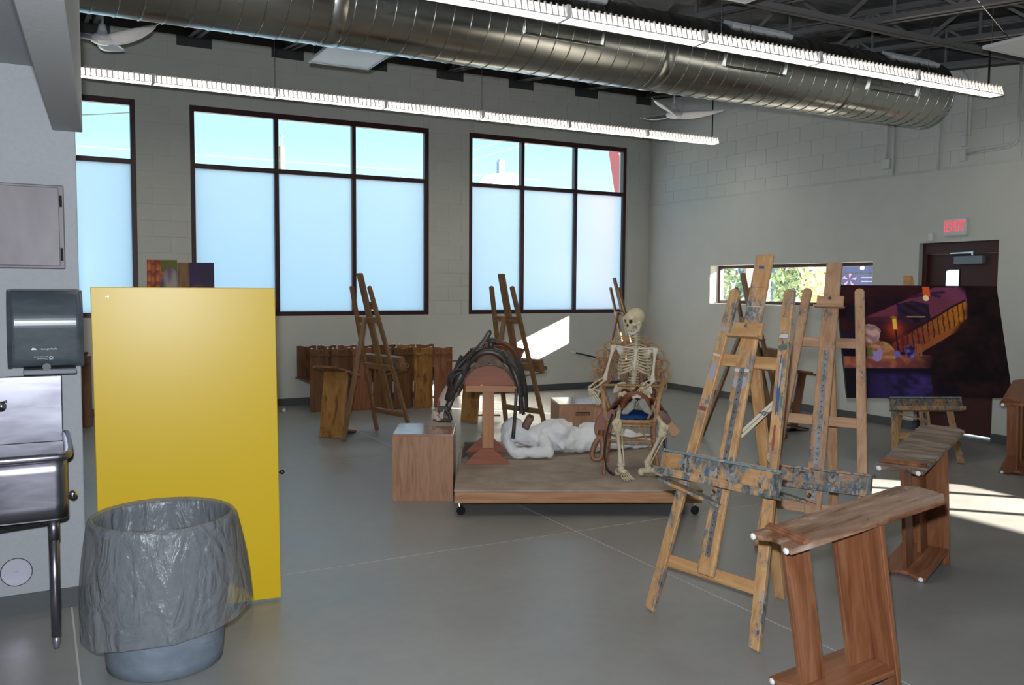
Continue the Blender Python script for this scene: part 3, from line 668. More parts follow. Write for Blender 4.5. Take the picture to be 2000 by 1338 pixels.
MB().prism([(-.012, 0), (-.004, .011), (0, .006), (.004, .009), (.012, 0)], Matrix(((1, 0, 0, -.052), (0, 0, 1, -.1955), (0, 1, 0, .097), (0, 0, 0, 1))), .002).o('mountain_mark', 'white', t)
mb = MB()
for k in range(5): mb.box((-.048+.0125*k, -.181, .062), (.010, .001, .0022))
mb.tube([(-.04, -.179, .052), (-.015, -.179, .053), (.005, -.178, .049)], .0009, 4)
for k in range(10): a = k*pi/5; mb.tube([(.020+.004*math.cos(a), -.180, .056+.004*math.sin(a)), (.020+.010*math.cos(a), -.180, .056+.010*math.sin(a))], .0012, 4)
mb.o('hand_mark', 'white', t)

t = thing('utility_sink', 'stainless steel utility sink on tube legs below the towel dispenser', 'sink', (-.35, 4.64, 0))
xr = .452   # right end of the sink, local
mb = MB(); mb.bx(-1.1, .452, .255, .272, .86, 1.195).o('backsplash', 'stainless', t, bevel=.006, seg=2)
mb = MB(); fy = -.275
cw = .052; path = [(-1.1, fy)]+[(xr-cw+cw*math.sin(a), fy+cw-cw*math.cos(a)) for a in [pi/2*k/8 for k in range(9)]]+[(xr, .265)]
nP = len(path); mb.grid(lambda u, v: (*path[min(nP-1, round(u*(nP-1)))], .60+.277*v), nP-1, 4)
bs = mb.o('basin', 'stainless', t, smooth=True, solid=.006)
MB().prism(path+[(-1.1, .265)], Matrix.Translation((0, 0, .594)), .008).o('basin_floor', 'stainless', bs)
MB().bx(-1.1, xr, .258, .268, .60, .88).o('basin_back', 'stainless', bs)
R_ = [(-1.1, fy-.012, .878), (xr-.055, fy-.012, .878), (xr-.005, fy+.004, .88), (xr+.012, fy+.05, .882), (xr+.012, .20, .893), (xr+.010, .25, .90)]
MB().tube(chaikin(R_, 2), .019, 12).o('rolled_rim', 'stainless', t, smooth=True)
for x in (xr-.06, -1.0):
    for y in (fy+.03, .22):
        lg = MB().tube([(x, y, .59), (x, y, .50)], .024, 12).tube([(x, y, .52), (x, y, .055)], .0205, 12).o('leg', 'stainless', t, smooth=True)
        MB().lathe([(.012, 0), (.013, .01), (.019, .03), (.019, .06)], 12, (x, y, 0)).o('bullet_foot', 'metalgrey', lg, smooth=True)
MB().tube([(xr-.06, fy+.05, .585), (-.25, .1, .46), (-1.0, .2, .30)], .011, 8).o('brace', 'black', t)
MB().ell((xr+.022, fy+.07, .69), .018, 14, 10).tube([(xr, fy+.07, .69), (xr+.02, fy+.07, .69)], .008, 8).o('lever_knob', 'chrome', t, smooth=True)
fc = MB().ell((.188, .225, 1.055), (.022, .022, .026)).tube([(.188, .225, 1.055), (.188, .26, 1.055)], .016, 10).tube([(.188, .21, 1.075), (.212, .20, 1.082)], .005, 8).o('faucet', 'chrome', t, smooth=True)
t = tag(MB().lathe([(0, -.004), (.066, -.004), (.069, -.001), (.069, .0), (0, .0)], 36, (-.121, YL-.001, .214), Matrix.Rotation(-pi/2, 3, 'X') @ Matrix.Scale(-1, 3, Vector((0, 0, 1))), cap=False).lathe([(.006, 0), (.006, .004), (0, .004)], 10, (-.121, YL-.005, .214), Matrix.Rotation(pi/2, 3, 'X'), cap=False).o('cleanout_cover', 'stainless', smooth=False), 'round steel cleanout cover low on the wall under the sink', 'cover')
MB().lathe([(.0675, -.0055), (.0715, -.0055), (.0715, 0), (.0675, 0)], 40, (-.121, YL-.001, .214), Matrix.Rotation(-pi/2, 3, 'X') @ Matrix.Scale(-1, 3, Vector((0, 0, 1))), cap=False).o('cover_ring', 'black', t)

# ---- tilted-up yellow flip-top table
BL, BR = Vector((.24, 4.655, .012)), Vector((1.092, 4.555, .012)); ux = (BR-BL).normalized(); uz = Vector((-.012, .020, 1.615)).normalized(); uy = uz.cross(ux).normalized()
t = thing('flip_top_table', 'flip-top table tipped upright with a bright yellow laminate top facing out', 'table', tuple((BL+BR)/2))
Rm = Matrix((ux, uy, uz)).transposed()
mid = (BL+BR)/2
top = MB().box(Rm @ Vector((0, 0, .81)), (.858, .026, 1.62), Rm).o('table_top', 'yellow', t, bevel=.003)
MB().box(Rm @ Vector((0, .0175, .81)), (.852, .009, 1.614), Rm).o('backing_sheet', 'edge_grey', top)
for x in (-.36, -.352): MB().lathe([(.004, 0), (.003, .002), (0, .002)], 8, Rm @ Vector((x, -.013, 1.575)), Rm @ Matrix.Rotation(pi/2, 3, 'X'), cap=False).o('screw_head', 'chrome', top)
for s in (-1, 1):
    lg = MB().bar(Rm @ Vector((s*.25, .09, .08)), Rm @ Vector((s*.25, .09, .74)), .06, .035).bar(Rm @ Vector((s*.25, -.0+.03, .70)), Rm @ Vector((s*.25, .13, .70)), .05, .05).o('leg', 'black', t, bevel=.004)
    ft = MB().bar(Rm @ Vector((s*.25, .035, .085)), Rm @ Vector((s*.25, .50, .085)), .05, .03).o('foot', 'black', t, bevel=.004)
    for y in (.06, .47): MB().lathe([(.0, -.011), (.03, -.011), (.032, 0), (.03, .011), (0, .011)], 16, Rm @ Vector((s*.25, y, .02))+Vector((0, 0, 0)), Rm @ Matrix.Rotation(pi/2, 3, 'Y'), cap=False).bar(Rm @ Vector((s*.25, y, .02)), Rm @ Vector((s*.25, y, .075)), .03, .012).o('caster', 'black', ft)
MB().tube([Rm @ Vector((.38, .035, .66)), Rm @ Vector((.45, .035, .655))], .006, 8).ell(Rm @ Vector((.452, .035, .655)), .013).o('release_lever', 'black', t, smooth=True)

# ---- bin with liner
t = thing('trash_can', 'round grey plastic trash can in front of the yellow table', 'bin', (.462, 4.035, 0))
mb = MB().lathe([(.225, 0), (.238, .008), (.243, .05), (.262, .35), (.276, .60), (.289, .61), (.294, .625), (.289, .642), (.275, .640), (.268, .60), (.255, .35), (.235, .03), (0, .02)], 48, cap=False)
mb.f.append(tuple(reversed(range(48))))
mb.o('can_body', 'galv_can', t, smooth=True)
random.seed(3); ph = [random.uniform(0, 6.3) for _ in range(12)]
def liner(u, v):
    a = 2*pi*u
    fold = sum(math.sin(a*f+ph[k])*am for k, (f, am) in enumerate(((3, .35), (5, .3), (8, .25), (13, .22), (21, .16), (34, .1))))
    if v < .34:      # inside, from low in the can up to the rim
        q = v/.34; z = .16+.485*q; r = .232+.042*(z/.64)-.014*(1-q)+fold*.006*(1-q**3)-.004
    elif v < .40:
        q = (v-.34)/.06; z = .645+.012*math.sin(pi*q); r = .272+.030*q
    else:
        q = (v-.40)/.60; hem = .205+.045*math.cos(a-.3)+.012*math.sin(3*a+1)
        z = .645-(.645-hem)*q; r = .302+.030*q+.016*math.sin(q*pi)+fold*(.004+.010*q)
        r += .025*math.exp(-((math.atan2(math.sin(a+.25), math.cos(a+.25)))/.35)**2)*q**2
    return (r*math.cos(a), r*math.sin(a), z)
ln = MB().grid(liner, 110, 64, closed_u=True).o('liner_mesh', 'film', None, smooth=True); ln.name = 'bin_liner'
ln.location = (.462, 4.035, 0); tag(ln, 'clear plastic liner bag draped over the rim of the grey trash can', 'bag')

# ================================================================== outside
gnd = struct(MB().bx(-60, 90, -40, 120, -.4, -.13).o('ground_outside', noisy('pale_pavement', [(.3, (.54, .51, .47, 1)), (.7, (.64, .61, .56, 1))], (1, 1, 1), 1.5, 5, .9)))
t = thing('utility_pole', 'wooden utility pole seen through the middle window', 'pole', (7.37, 30, -.15))
MB().tube([(0, 0, 0), (0, 0, 6.42)], .10, 10).o('pole_shaft', plain('tan_pole_wood', (.20, .14, .095, 1), .8), t, smooth=True)  # shaft in one even tan wood colour
MB().ell((0, 0, 6.75), (.05, .05, .07)).tube([(0, 0, 6.42), (0, 0, 6.75)], .012, 6).o('insulator', 'metalgrey', t)
for pts_, lb in (([(9.0, 25, 4.35), (11.975, 25, 5.567), (14.6, 25, 6.4), (20, 25, 8.0)], 'thin power line crossing the far right window, lower one'), ([(9.0, 25, 4.6), (11.974, 25, 5.82), (14.6, 25, 6.8), (20, 25, 9)], 'thin power line crossing the far right window, upper one'), ([(-4, 25, 5.2), (1.096, 25, 5.88), (2.4, 25, 6.08), (9, 25, 7.2)], 'power line crossing the left window')):
    tag(MB().tube(chaikin(pts_, 2), .016, 5).o('power_line', 'black'), lb, 'cable', 'overhead power lines outside')
t = thing('shop_sign', 'pale rounded shop sign on a grey post seen through the right window', 'sign', (20.8, 40, -.15))
pl = [(-1.35, -1.0), (-1.2, -.35), (-.85, .12), (-.3, .28), (.95, .42), (1.02, .1), (.9, -.5), (.5, -1.0)]
pl = [tuple(q[:2]) for q in chaikin([(a, b, 0) for a, b in pl], 2, True)]
MB().prism(pl, Matrix(((1, 0, 0, 0), (0, 0, 1, 0), (0, 1, 0, 7.2), (0, 0, 0, 1))), .35).o('sign_face', plain('pale_blue_sign', (.50, .66, .86, 1), .5), t, bevel=.03)
MB().prism([(x*1.06+.10, y*1.06-.02) for x, y in pl], Matrix(((1, 0, 0, 0), (0, 0, 1, .1), (0, 1, 0, 7.2), (0, 0, 0, 1))), .3).o('sign_rim', plain('white_sign_rim', (.9, .9, .88, 1), .5), t)
MB().tube([(.2, .2, 0), (.2, .2, 8.1)], .22, 14).ell((.2, .2, 8.1), (.22, .22, .18)).o('sign_post', plain('grey_sign_post', (.30, .33, .38, 1), .5), t, smooth=True)
text('Creative', .62, 'black', t, (-.15, -.03, 6.62), (pi/2, .12, 0), ext=.004, sx=.8)
t = tag(MB().prism([(0, 0), (.95, 0), (.95, 5.2), (.52, 5.2), (.0, .6)], Matrix(((1, 0, 0, 0), (0, 0, 1, 0), (0, 1, 0, 0), (0, 0, 0, 1))), .30).o('buttress', plain('rose_stucco', (.62, .16, .17, 1), .8)), 'rose red sloping buttress of the building beside the right window', 'buttress')
t.location = (0, 0, 0)
bm_ = MB().add([(9.06, 12.9, 5.0), (8.98, 12.9, 4.5), (9.24, 12.9, 3.2), (9.62, 12.9, -.15), (10.4, 12.9, -.15), (10.4, 12.9, 5.0), (9.06, 13.2, 5.0), (8.98, 13.2, 4.5), (9.24, 13.2, 3.2), (9.62, 13.2, -.15), (10.4, 13.2, -.15), (10.4, 13.2, 5.0)],
    [(0, 1, 2, 3, 4, 5), (11, 10, 9, 8, 7, 6), (0, 6, 7, 1), (1, 7, 8, 2), (2, 8, 9, 3), (3, 9, 10, 4), (4, 10, 11, 5), (5, 11, 6, 0)])
n_ = bm_.o('tmp', None); t.data.clear_geometry(); t.data = n_.data; t.data.materials.append(MT.get('rose') or plain('rose_stucco_2', (.62, .16, .17, 1), .8)); bpy.data.objects.remove(n_)
# planting, post and parked vehicles behind the ribbon window
t = tag(MB().bx(13.2, 13.55, 13.7, 14.05, -.13, 4.2).o('porch_column', plain('grey_stucco', (.42, .43, .46, 1), .8)), 'square grey porch column outside the ribbon window', 'column')
t = tag(MB().bx(14.2, 14.35, 14.65, 14.85, -.13, 4.2).o('porch_post', plain('orange_stain', (.62, .26, .09, 1), .7)), 'orange stained wooden post outside the ribbon window', 'post')
LM1, LM2 = plain('sage_leaf', (.16, .24, .12, 1), .6), plain('straw_leaf', (.55, .52, .27, 1), .6)
def shrub(x, y, hw, hh, n, lm, label, tall=False):
    t = thing('shrub', label, 'plant', (x, y, -.13), group='shrubs outside the ribbon window'); rd = random.Random(int(x*10+y)); mb = MB(); st = MB()
    for k in range(9):
        a = rd.uniform(0, 6.3); q = rd.uniform(.2, 1)*hw*.8; st.tube([(0, 0, 0), (q*.4*math.cos(a), q*.4*math.sin(a), hh*.5), (q*math.cos(a), q*math.sin(a), hh*.95)], [.014, .010, .004], 5)
    st.o('stem', plain('shrub_bark', (.25, .18, .10, 1), .8), t)
    for k in range(n):
        a = rd.uniform(0, 6.3); q = math.sqrt(rd.random())*hw; z = rd.uniform(.25, 1.05)*hh; p = Vector((q*math.cos(a), q*math.sin(a), z))
        d = Vector((rd.gauss(0, 1), rd.gauss(0, 1), rd.uniform(.1, 1.8) if tall else rd.gauss(0, .8))).normalized(); s = d.cross(Vector((rd.random(), rd.random(), rd.random()))).normalized()
        l = rd.uniform(.10, .22); w_ = l*.16
        mb.add([p, p+d*l*.5+s*w_, p+d*l, p+d*l*.5-s*w_], [(0, 1, 2, 3)])
    mb.o('foliage', lm, t, keep=True, kind='stuff')
shrub(12.6, 14.4, .45, 2.5, 900, LM1, 'dark sage shrub left of the porch column outside the ribbon window')
shrub(14.6, 15.6, .6, 2.8, 1200, LM1, 'green shrub behind the orange post outside the ribbon window')
shrub(11.6, 11.32, .27, 2.4, 1100, LM1, 'silvery green shrub in the middle of the ribbon window')
shrub(11.7, 10.72, .27, 2.4, 1100, LM2, 'tall straw coloured bamboo clump outside the ribbon window', True)
shrub(22, 24.2, 1.2, 3.4, 900, LM2, 'pale hedge far behind the parked car outside')
def carbody(name, label, col, x, y, L, W, H, rot, cat='car'):
    t = thing(name, label, cat, (x, y, -.13), (0, 0, rot))
    pl = [(-L/2, .35), (-L/2+.05, .75), (-L*.28, .85), (-L*.17, H), (L*.2, H), (L*.36, .9), (L/2-.05, .72), (L/2, .35)]
    MB().prism(pl, Matrix(((1, 0, 0, 0), (0, 0, 1, -W/2), (0, 1, 0, 0), (0, 0, 0, 1))), W).o('body', col, t, bevel=.08, seg=2)
    MB().prism([(-L*.24, .88), (-L*.15, H-.07), (L*.18, H-.07), (L*.31, .9)], Matrix(((1, 0, 0, 0), (0, 0, 1, -W/2-.01), (0, 1, 0, 0), (0, 0, 0, 1))), W+.02).o('window_glass', plain('car_glass', (.02, .025, .03, 1), .1), t)
    for sx in (-1, 1):
        for sy in (-1, 1): MB().lathe([(0, -.1), (.3, -.1), (.32, 0), (.3, .1), (0, .1)], 20, (sx*L*.32, sy*(W/2-.1), .32), Matrix.Rotation(pi/2, 3, 'X'), cap=False).o('wheel', 'black', t)
carbody('parked_car', 'silver car parked outside beyond the ribbon window', plain('silver_car_paint', (.5, .5, .54, 1), .3, .3), 19.5, 20.5, 4.4, 1.8, 1.45, math.radians(75))
t = thing('delivery_truck', 'blue truck with a pinwheel logo outside the right end of the ribbon window', 'truck', (17.2, 14.96, -.13), (0, 0, math.radians(118)))
blue = plain('truck_blue', (.005, .022, .105, 1), .35)
MB().bx(-1.35, 1.35, -1.0, 1.0, .7, 3.0).o('cargo_box', blue, t, bevel=.03)
MB().bx(1.35, 2.4, -.95, .95, .5, 2.3).o('cab', plain('truck_pale_blue', (.08, .16, .36, 1), .35), t, bevel=.10, seg=2)
for sx in (-.8, 1.8):
    for sy in (-1, 1): MB().lathe([(0, -.1), (.36, -.1), (.38, 0), (.36, .1), (0, .1)], 20, (sx, sy*.85, .38), Matrix.Rotation(pi/2, 3, 'X'), cap=False).o('wheel', 'black', t)
mb = MB()
for k in range(5):
    a = 2*pi*k/5+.3; mb.prism([(.03*math.cos(a), .03*math.sin(a)), (.14*math.cos(a+.35), .14*math.sin(a+.35)), (.17*math.cos(a-.1), .17*math.sin(a-.1))], Matrix(((1, 0, 0, -.35), (0, 0, 1, 1.005), (0, 1, 0, 1.98), (0, 0, 0, 1))), .006)
mb.o('pinwheel_logo', plain('logo_white_pink', (.35, .20, .30, 1), .5), t)
mb = MB()
for k in range(2): mb.bx(-1.05, -.6, 1.005, 1.011, 1.93+.09*k, 1.955+.09*k)
mb.o('logo_stripes', plain('logo_pale', (.22, .24, .34, 1), .5), t)
MB().bx(.30, .62, 1.0, 1.02, .9, 2.9).o('corner_post', plain('truck_mid_blue', (.06, .13, .30, 1), .4), t)
MB().bx(-1.3, .28, 1.0, 1.012, 2.12, 2.14).o('body_seam', 'black', t)
MB().ell((-.62, 1.0, 2.25), (.05, .02, .05)).o('marker_lamp', 'white', t)
# ================================================================== easels
def easel(col, th, lm1, s_tray, s_clamp, label, loc, yw, bars=(.27, .80, 1.33), rear=.671, clamp=True, tray=True):
    t = thing('studio_easel', label, 'easel', (*loc, 0), (0, 0, yw), 'wooden studio easels')
    Rx = Matrix.Rotation(-th, 3, 'X'); F = lambda x, y, s: Rx @ Vector((x, y, s))
    Zm, Xm, Sm, Tm = 'pine_%sZ' % col, 'pine_%sX' % col, 'splat_'+col, 'tray_'+col
    wb, wt, Ls = .317, .159, 1.702
    sx = lambda s: wb+(wt-wb)*s/Ls
    for sg in (-1, 1):      # side legs with rounded tops
        a, b = Vector((sg*wb, 0, 0)), Vector((sg*wt, 0, Ls)); ax = (b-a).normalized(); rt_ = Vector((ax.z, 0, -ax.x)); L_ = (b-a).length
        prof = [(-.029, .012), (.029, .0), (.029, L_-.02)]+[(.029*math.cos(q), L_-.02+.02*math.sin(q)) for q in (pi/4, pi/2, 3*pi/4)]+[(-.029, L_-.02)]
        R3 = Matrix((rt_, ax, Vector((0, 1, 0)))).transposed(); R3 = (Rx @ R3).to_4x4(); R3.translation = F(sg*wb, -.013, 0)
        MB().prism(prof, R3, .026).o('front_leg', Sm, t, bevel=.003)
    mast = MB().box(F(0, -.028, (.26+lm1)/2), (.100, .026, lm1-.26), Rx)
    mast.o('mast', Sm, t, bevel=.010, seg=2)
    rl = MB().box(F(0, -.0425, .82), (.028, .004, .94), Rx).o('ratchet_rail', 'rail_metal', t)
    mb = MB()
    for k in range(28): mb.box(F(0, -.045, .37+.033*k), (.005, .002, .007), Rx)
    mb.o('rail_slot', 'black', rl, kind='stuff')
    for s in bars:
        w_ = 2*sx(s)-.02; MB().box(F(0, .018, s), (w_, .020, .062), Rx).o('crossbar', Xm, t, bevel=.002)
    if tray:
        w_ = .67; bb = MB().box(F(0, -.052, s_tray), (w_, .016, .115), Rx).o('tray_back', Tm, t, bevel=.002)
        MB().box(F(0, -.095, s_tray-.058), (w_+.03, .10, .016), Rx).box(F(0, -.142, s_tray-.043), (w_+.03, .010, .03), Rx).o('tray_ledge', Tm, t, bevel=.002)
        MB().box(F(0, -.072, s_tray+.062), (w_+.03, .052, .014), Rx).o('top_strip', 'ledge_paint' if col == 'honey' else Tm, t, bevel=.002)
        for sg in (-1, 1): MB().box(F(sg*(w_/2-.006), -.085, s_tray), (.014, .06, .10), Rx).o('tray_cheek', Tm, t)
        MB().bar(F(-.33, -.10, s_tray-.085), F(.02, -.03, s_tray-.15), .05, .016).o('tray_bracket', Tm, t)
        MB().lathe([(0, 0), (.013, 0), (.015, .012), (.008, .022), (0, .022)], 10, F(-.02, -.05, s_tray-.10), Rx @ Matrix.Rotation(pi/2, 3, 'X'), cap=False).o('wing_knob', 'chrome', t)
    if clamp:
        ck = MB().box(F(0, -.054, s_clamp), (.165, .024, .078), Rx).box(F(0, -.078, s_clamp-.034), (.185, .052, .014), Rx).o('top_clamp', Xm, t, bevel=.003)
        MB().lathe([(0, 0), (.010, 0), (.010, .012), (0, .012)], 10, F(0, -.066, s_clamp+.02), Rx @ Matrix.Rotation(pi/2, 3, 'X'), cap=False).o('clamp_screw', 'chrome', ck)
    a, b = F(0, .03, 1.36), Vector((0, rear, .0))
    a2 = a.lerp(b, .5); MB().bar(a, b+Vector((0, 0, .008)), .062, .026, (0, 1, 0)).o('rear_leg', Zm, t, bevel=.003)
    if s_tray == .755:      # folding stay, seen on the front easel only
        br = MB()
        for q in (-.014, .014): br.bar(F(.01, .038, .97+q), F(sx(1.18)-.01, .038, 1.18+q), .010, .014)
        bo = br.o('brace_strut', plain('pale_strut', (.50, .44, .33, 1), .5) if 'pale_strut' not in bpy.data.materials else bpy.data.materials['pale_strut'], t)
        m_ = F(.12, .030, 1.085); MB().ell(m_, .012, 8, 6).bar(m_+Vector((-.03, 0, 0)), m_+Vector((.03, 0, .006)), .008, .008).o('wing_nut', 'metalgrey', bo)
    return t
easel('honey', .264, 1.874, .755, 1.475, 'tall honey pine easel in front, tray caked blue and green, paint-daubed legs', (2.779, 3.222), -1.384)
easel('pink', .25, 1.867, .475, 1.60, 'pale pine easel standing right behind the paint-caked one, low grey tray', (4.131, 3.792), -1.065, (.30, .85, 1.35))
easel('brown', .267, 1.835, .83, 1.47, 'pine easel coloured as unlit in front of the row of upturned benches under the middle window', (3.466, 9.16), 1.862)
easel('brown', .247, 1.834, .78, 1.30, 'pine easel coloured as unlit behind the saddle stand', (4.902, 8.716), 1.87)
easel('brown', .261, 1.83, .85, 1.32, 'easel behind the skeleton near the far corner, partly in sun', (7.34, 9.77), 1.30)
easel('brown', .235, 1.858, .93, 1.12, 'pine easel coloured as unlit behind the paint-caked front easel, before the ribbon window', (7.266, 7.266), 1.294, rear=.85)
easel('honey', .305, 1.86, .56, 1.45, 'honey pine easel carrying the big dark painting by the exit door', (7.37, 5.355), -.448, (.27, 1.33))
easel('brown', .25, 1.895, .98, 1.45, 'easel hidden behind the yellow table, only its mast top between two canvases', (1.115, 8.08), -.16, clamp=False)
# daubs on the front easel
fe = [o_ for o_ in bpy.data.objects if o_.name == 'studio_easel'][0]; Rf = Matrix.Rotation(-.264, 3, 'X')
def daub(sx_, s0, s1, w_, mat_):
    sm = (s0+s1)/2; x = sx_*(.317+(.159-.317)*sm/1.702) if abs(sx_) == 1 else sx_
    yy = -.0138 if abs(sx_) == 1 else -.0415; ang = math.atan2(-(sx_)*.158, 1.702) if abs(sx_) == 1 else 0
    rd = random.Random(int(s0*1000)); hh = (s1-s0)/2; pl = []
    for k in range(16):
        a = 2*pi*k/16; cx_, sy_ = math.cos(a), math.sin(a); e_ = rd.uniform(.72, 1.0)
        pl.append((w_/2*math.copysign(abs(cx_)**.45, cx_)*min(.97, e_+.1), hh*math.copysign(abs(sy_)**.45, sy_)*e_))
    R4 = (Rf @ Matrix.Rotation(ang, 3, 'Y') @ Matrix(((1, 0, 0), (0, 0, -1), (0, 1, 0)))).to_4x4(); R4.translation = Rf @ Vector((x, yy, sm))
    MB().prism(pl, R4, .001).o('paint_smear', mat_, fe)
wp, bp_, rp_, gp, vp = plain('dried_white_paint', (.50, .48, .49, 1), .6), plain('dried_blue_paint', (.05, .09, .19, 1), .6), plain('dried_red_paint', (.27, .06, .045, 1), .6), plain('dried_green_paint', (.09, .13, .09, 1), .6), plain('dried_lilac_paint', (.33, .30, .33, 1), .6)
for q in ((1, 1.455, 1.475, .05, wp), (1, 1.395, 1.425, .05, gp), (1, 1.05, 1.385, .018, bp_), (1, 1.20, 1.37, .012, wp), (1, .90, 1.04, .014, rp_), (-1, 1.47, 1.50, .05, vp), (-1, 1.20, 1.32, .04, vp), (-1, 1.05, 1.075, .05, rp_), (-1, 1.34, 1.355, .05, wp), (0, 1.265, 1.285, .095, wp), (0, 1.18, 1.25, .085, vp), (0, 1.70, 1.704, .09, rp_), (0, 1.60, 1.604, .09, wp), (0, 1.795, 1.815, .035, bp_)): daub(*q)
# rod lying across the far easel
t = thing('painting_rod', 'dark slim rod with a pale tip poking out left of the wicker chair', 'rod', (6.0, 9.5, .815))
MB().tube([(.06, 0, -.013), (.80, .10, -.168)], .011, 8).o('rod_shaft', 'black', t, smooth=True); MB().tube([(0, 0, 0), (.07, .008, -.015)], .013, 8).o('rod_tip', 'tape', t, smooth=True)

# ================================================================== paintings
def canvas(name, label, x0, x1, s0, s1, y, th, loc, yw, nx, ny, fn, thick=.03):
    t = thing(name, label, 'painting', (*loc, 0), (0, 0, yw)); Rx = Matrix.Rotation(-th, 3, 'X')
    mb = MB().grid(lambda u, v: Rx @ Vector((x0+(x1-x0)*u, y, s0+(s1-s0)*v)), nx, ny)
    ob = mb.o('painted_face', 'painting', t, keep=True); me = ob.data
    at = me.color_attributes.new('paint', 'FLOAT_COLOR', 'POINT'); k = 0; buf = []
    for j in range(ny+1):
        for i in range(nx+1):
            c = fn(i/nx, j/ny); buf += [max(0, c[0])*1.25, max(0, c[1])*1.25, max(0, c[2])*1.25, 1]
    at.data.foreach_set('color', buf)
    MB().box(Rx @ Vector(((x0+x1)/2, y+.001+thick/2, (s0+s1)/2)), (x1-x0, thick, s1-s0), Rx).o('stretcher', 'canvas_edge', t)
    return t
from mathutils import noise as mn
def nz(u, v, f, o=0): return mn.noise(Vector((u*f, v*f, o)))
def mixc(a, b, k): k = max(0, min(1, k)); return tuple(a[i]*(1-k)+b[i]*k for i in range(3))
def seg(u, v, ax, ay, bx, by):
    dx, dy = bx-ax, by-ay; q = max(0, min(1, ((u-ax)*dx+(v-ay)*dy)/(dx*dx+dy*dy))); return math.hypot(u-ax-q*dx, v-ay-q*dy), q
sl = lambda r, g, b: lin(r, g, b)[:3]
def bar_scene(u, v):        # a dim bar interior: stairs, lamp, ceiling fan, a white-haired drinker at the counter
    n1, n2 = nz(u, v, 7), nz(u, v, 22, 3)
    c = sl(52, 24, 28)
    c = mixc(c, sl(28, 18, 32), .5+n1*1.3+n2*.5)
    uu, vv = u+n2*.006, v+n1*.006
    rail = .45+(uu-.42)*.95                     # stair slope
    # pink lit ceiling wedge above the stair
    up_edge = .72+(uu-.18)*.62
    if .12 < uu < .80 and vv > .68 and vv < min(.985, up_edge): c = mixc(sl(105, 48, 62), sl(120, 62, 95), (uu-.2)*1.5+n1*.5)
    if .16 < uu < .50 and .60 < vv < .74-(.5-uu)*.1: c = mixc(c, sl(60, 28, 45), .8)
    if .36 < uu < .56 and .66 < vv < .86-abs(uu-.46)*.3: c = mixc(sl(52, 34, 66), sl(34, 26, 30), .5+n2*2)
    # stair side with balusters
    if .25 < uu < .79:
        lo, hi = .36+(uu-.36)*.78, .53+(uu-.36)*.80
        if lo < vv < hi and vv > .4:
            g = (uu-.25)/.54; c = mixc(sl(110, 42, 48), sl(190, 120, 38), g*g*1.1+n2*.25)
            if ((uu*30) % 1) < .24: c = mixc(c, sl(40, 18, 22), .85)
        if abs(vv-hi) < .010: c = sl(48, 24, 26)
        if lo-.055 < vv < lo: c = mixc(sl(128, 60, 42), sl(176, 104, 50), (uu-.3)*1.6)
    # lamp glow and lamp
    d = math.hypot((u-.335)*1.4, v-.60); c = mixc(c, sl(190, 70, 40), .75*math.exp(-(d/.07)**2))
    if abs(u-.335) < .012 and .60 < v < .70: c = sl(235, 190, 70)
    if abs(u-.333)*.5+abs(v-.71) < .014: c = sl(150, 110, 60)
    if abs(u-.337) < .004 and .30 < v < .6: c = sl(40, 24, 28)
    # ceiling fan in the picture
    for ax, ay in ((.46, .895), (.66, .94), (.63, .90)):
        q, _ = seg(u, v, .56, .925, ax, ay)
        if q < .012: c = sl(62, 36, 66)
    if abs(u-.555) < .022 and .90 < v < .99: c = sl(225, 92, 38)
    if math.hypot((u-.548)*1.4, v-.885) < .026: c = sl(240, 225, 170)
    # table band and dark foreground
    if .255 < v < .375: c = mixc(mixc(sl(120, 66, 66), sl(160, 92, 70), n2*2+.4*(v > .30)), c, (u-.34-n1*.1)/.22)
    if v < .255:
        c = mixc(sl(26, 20, 40), sl(22, 16, 24), .5+n1)
        ed_ = .215-max(0, u-.42)**2*2.1-v
        if ed_ > -.01: c = mixc(c, mixc(sl(62, 48, 112), sl(36, 28, 60), .5+n1*1.5+n2), min(1, (ed_+.01)*22)*min(1, max(0, (u-.05)/.35)))
    if u < .2 and .36 < v < .56: c = mixc(sl(40, 36, 78), sl(26, 22, 44), .5+n1*2)
    kd = max(min(1, (u-.76-n1*.06)/.06), min(1, max(0, (.80-(.8-u)*1.75-v-n2*.03)*14)) if u > .52 else 0)
    c = mixc(c, mixc(sl(20, 13, 17), sl(46, 26, 30), .3+n1+n2*.6), kd*.95)
    # the drinker
    sh = math.hypot((u-.235)/.085, (v-.375)/.12)
    if sh < 1 and v > .34: c = mixc(sl(186, 142, 92), sl(150, 96, 70), .4+n2*2)
    if math.hypot((u-.205)/.035, (v-.39)/.075) < 1: c = sl(150, 128, 186)
    if math.hypot((u-.185)/.045, (v-.485)/.085) < 1: c = mixc(sl(188, 140, 100), sl(140, 86, 66), .4+n2*2)
    if math.hypot((u-.178)/.062, (v-.565)/.085) < 1+n2*.2: c = mixc(sl(198, 160, 158), sl(150, 112, 116), .5+n2*2)
    if abs(u-.165) < .017 and .36 < v < .44: c = sl(96, 104, 56)
    if abs(u-.10) < .012 and .36 < v < .52: c = sl(190, 70, 42)
    if math.hypot((u-.41)/.03, (v-.40)/.06) < 1: c = mixc(sl(120, 104, 190), sl(40, 32, 70), .5+n2*2.5)
    if .44 < u < .485 and .36 < v < .47 and ((u*90) % 1) < .5: c = sl(150, 96, 70)
    if math.hypot((u-.33)/.02, (v-.38)/.03) < 1: c = sl(110, 100, 180)
    return c
canvas('large_painting', 'big dark painting of a dim bar with staircase on the easel by the exit door', -.76, .85, .620, 1.735, -.095, .305, (7.37, 5.355), -.448, 320, 220, bar_scene)
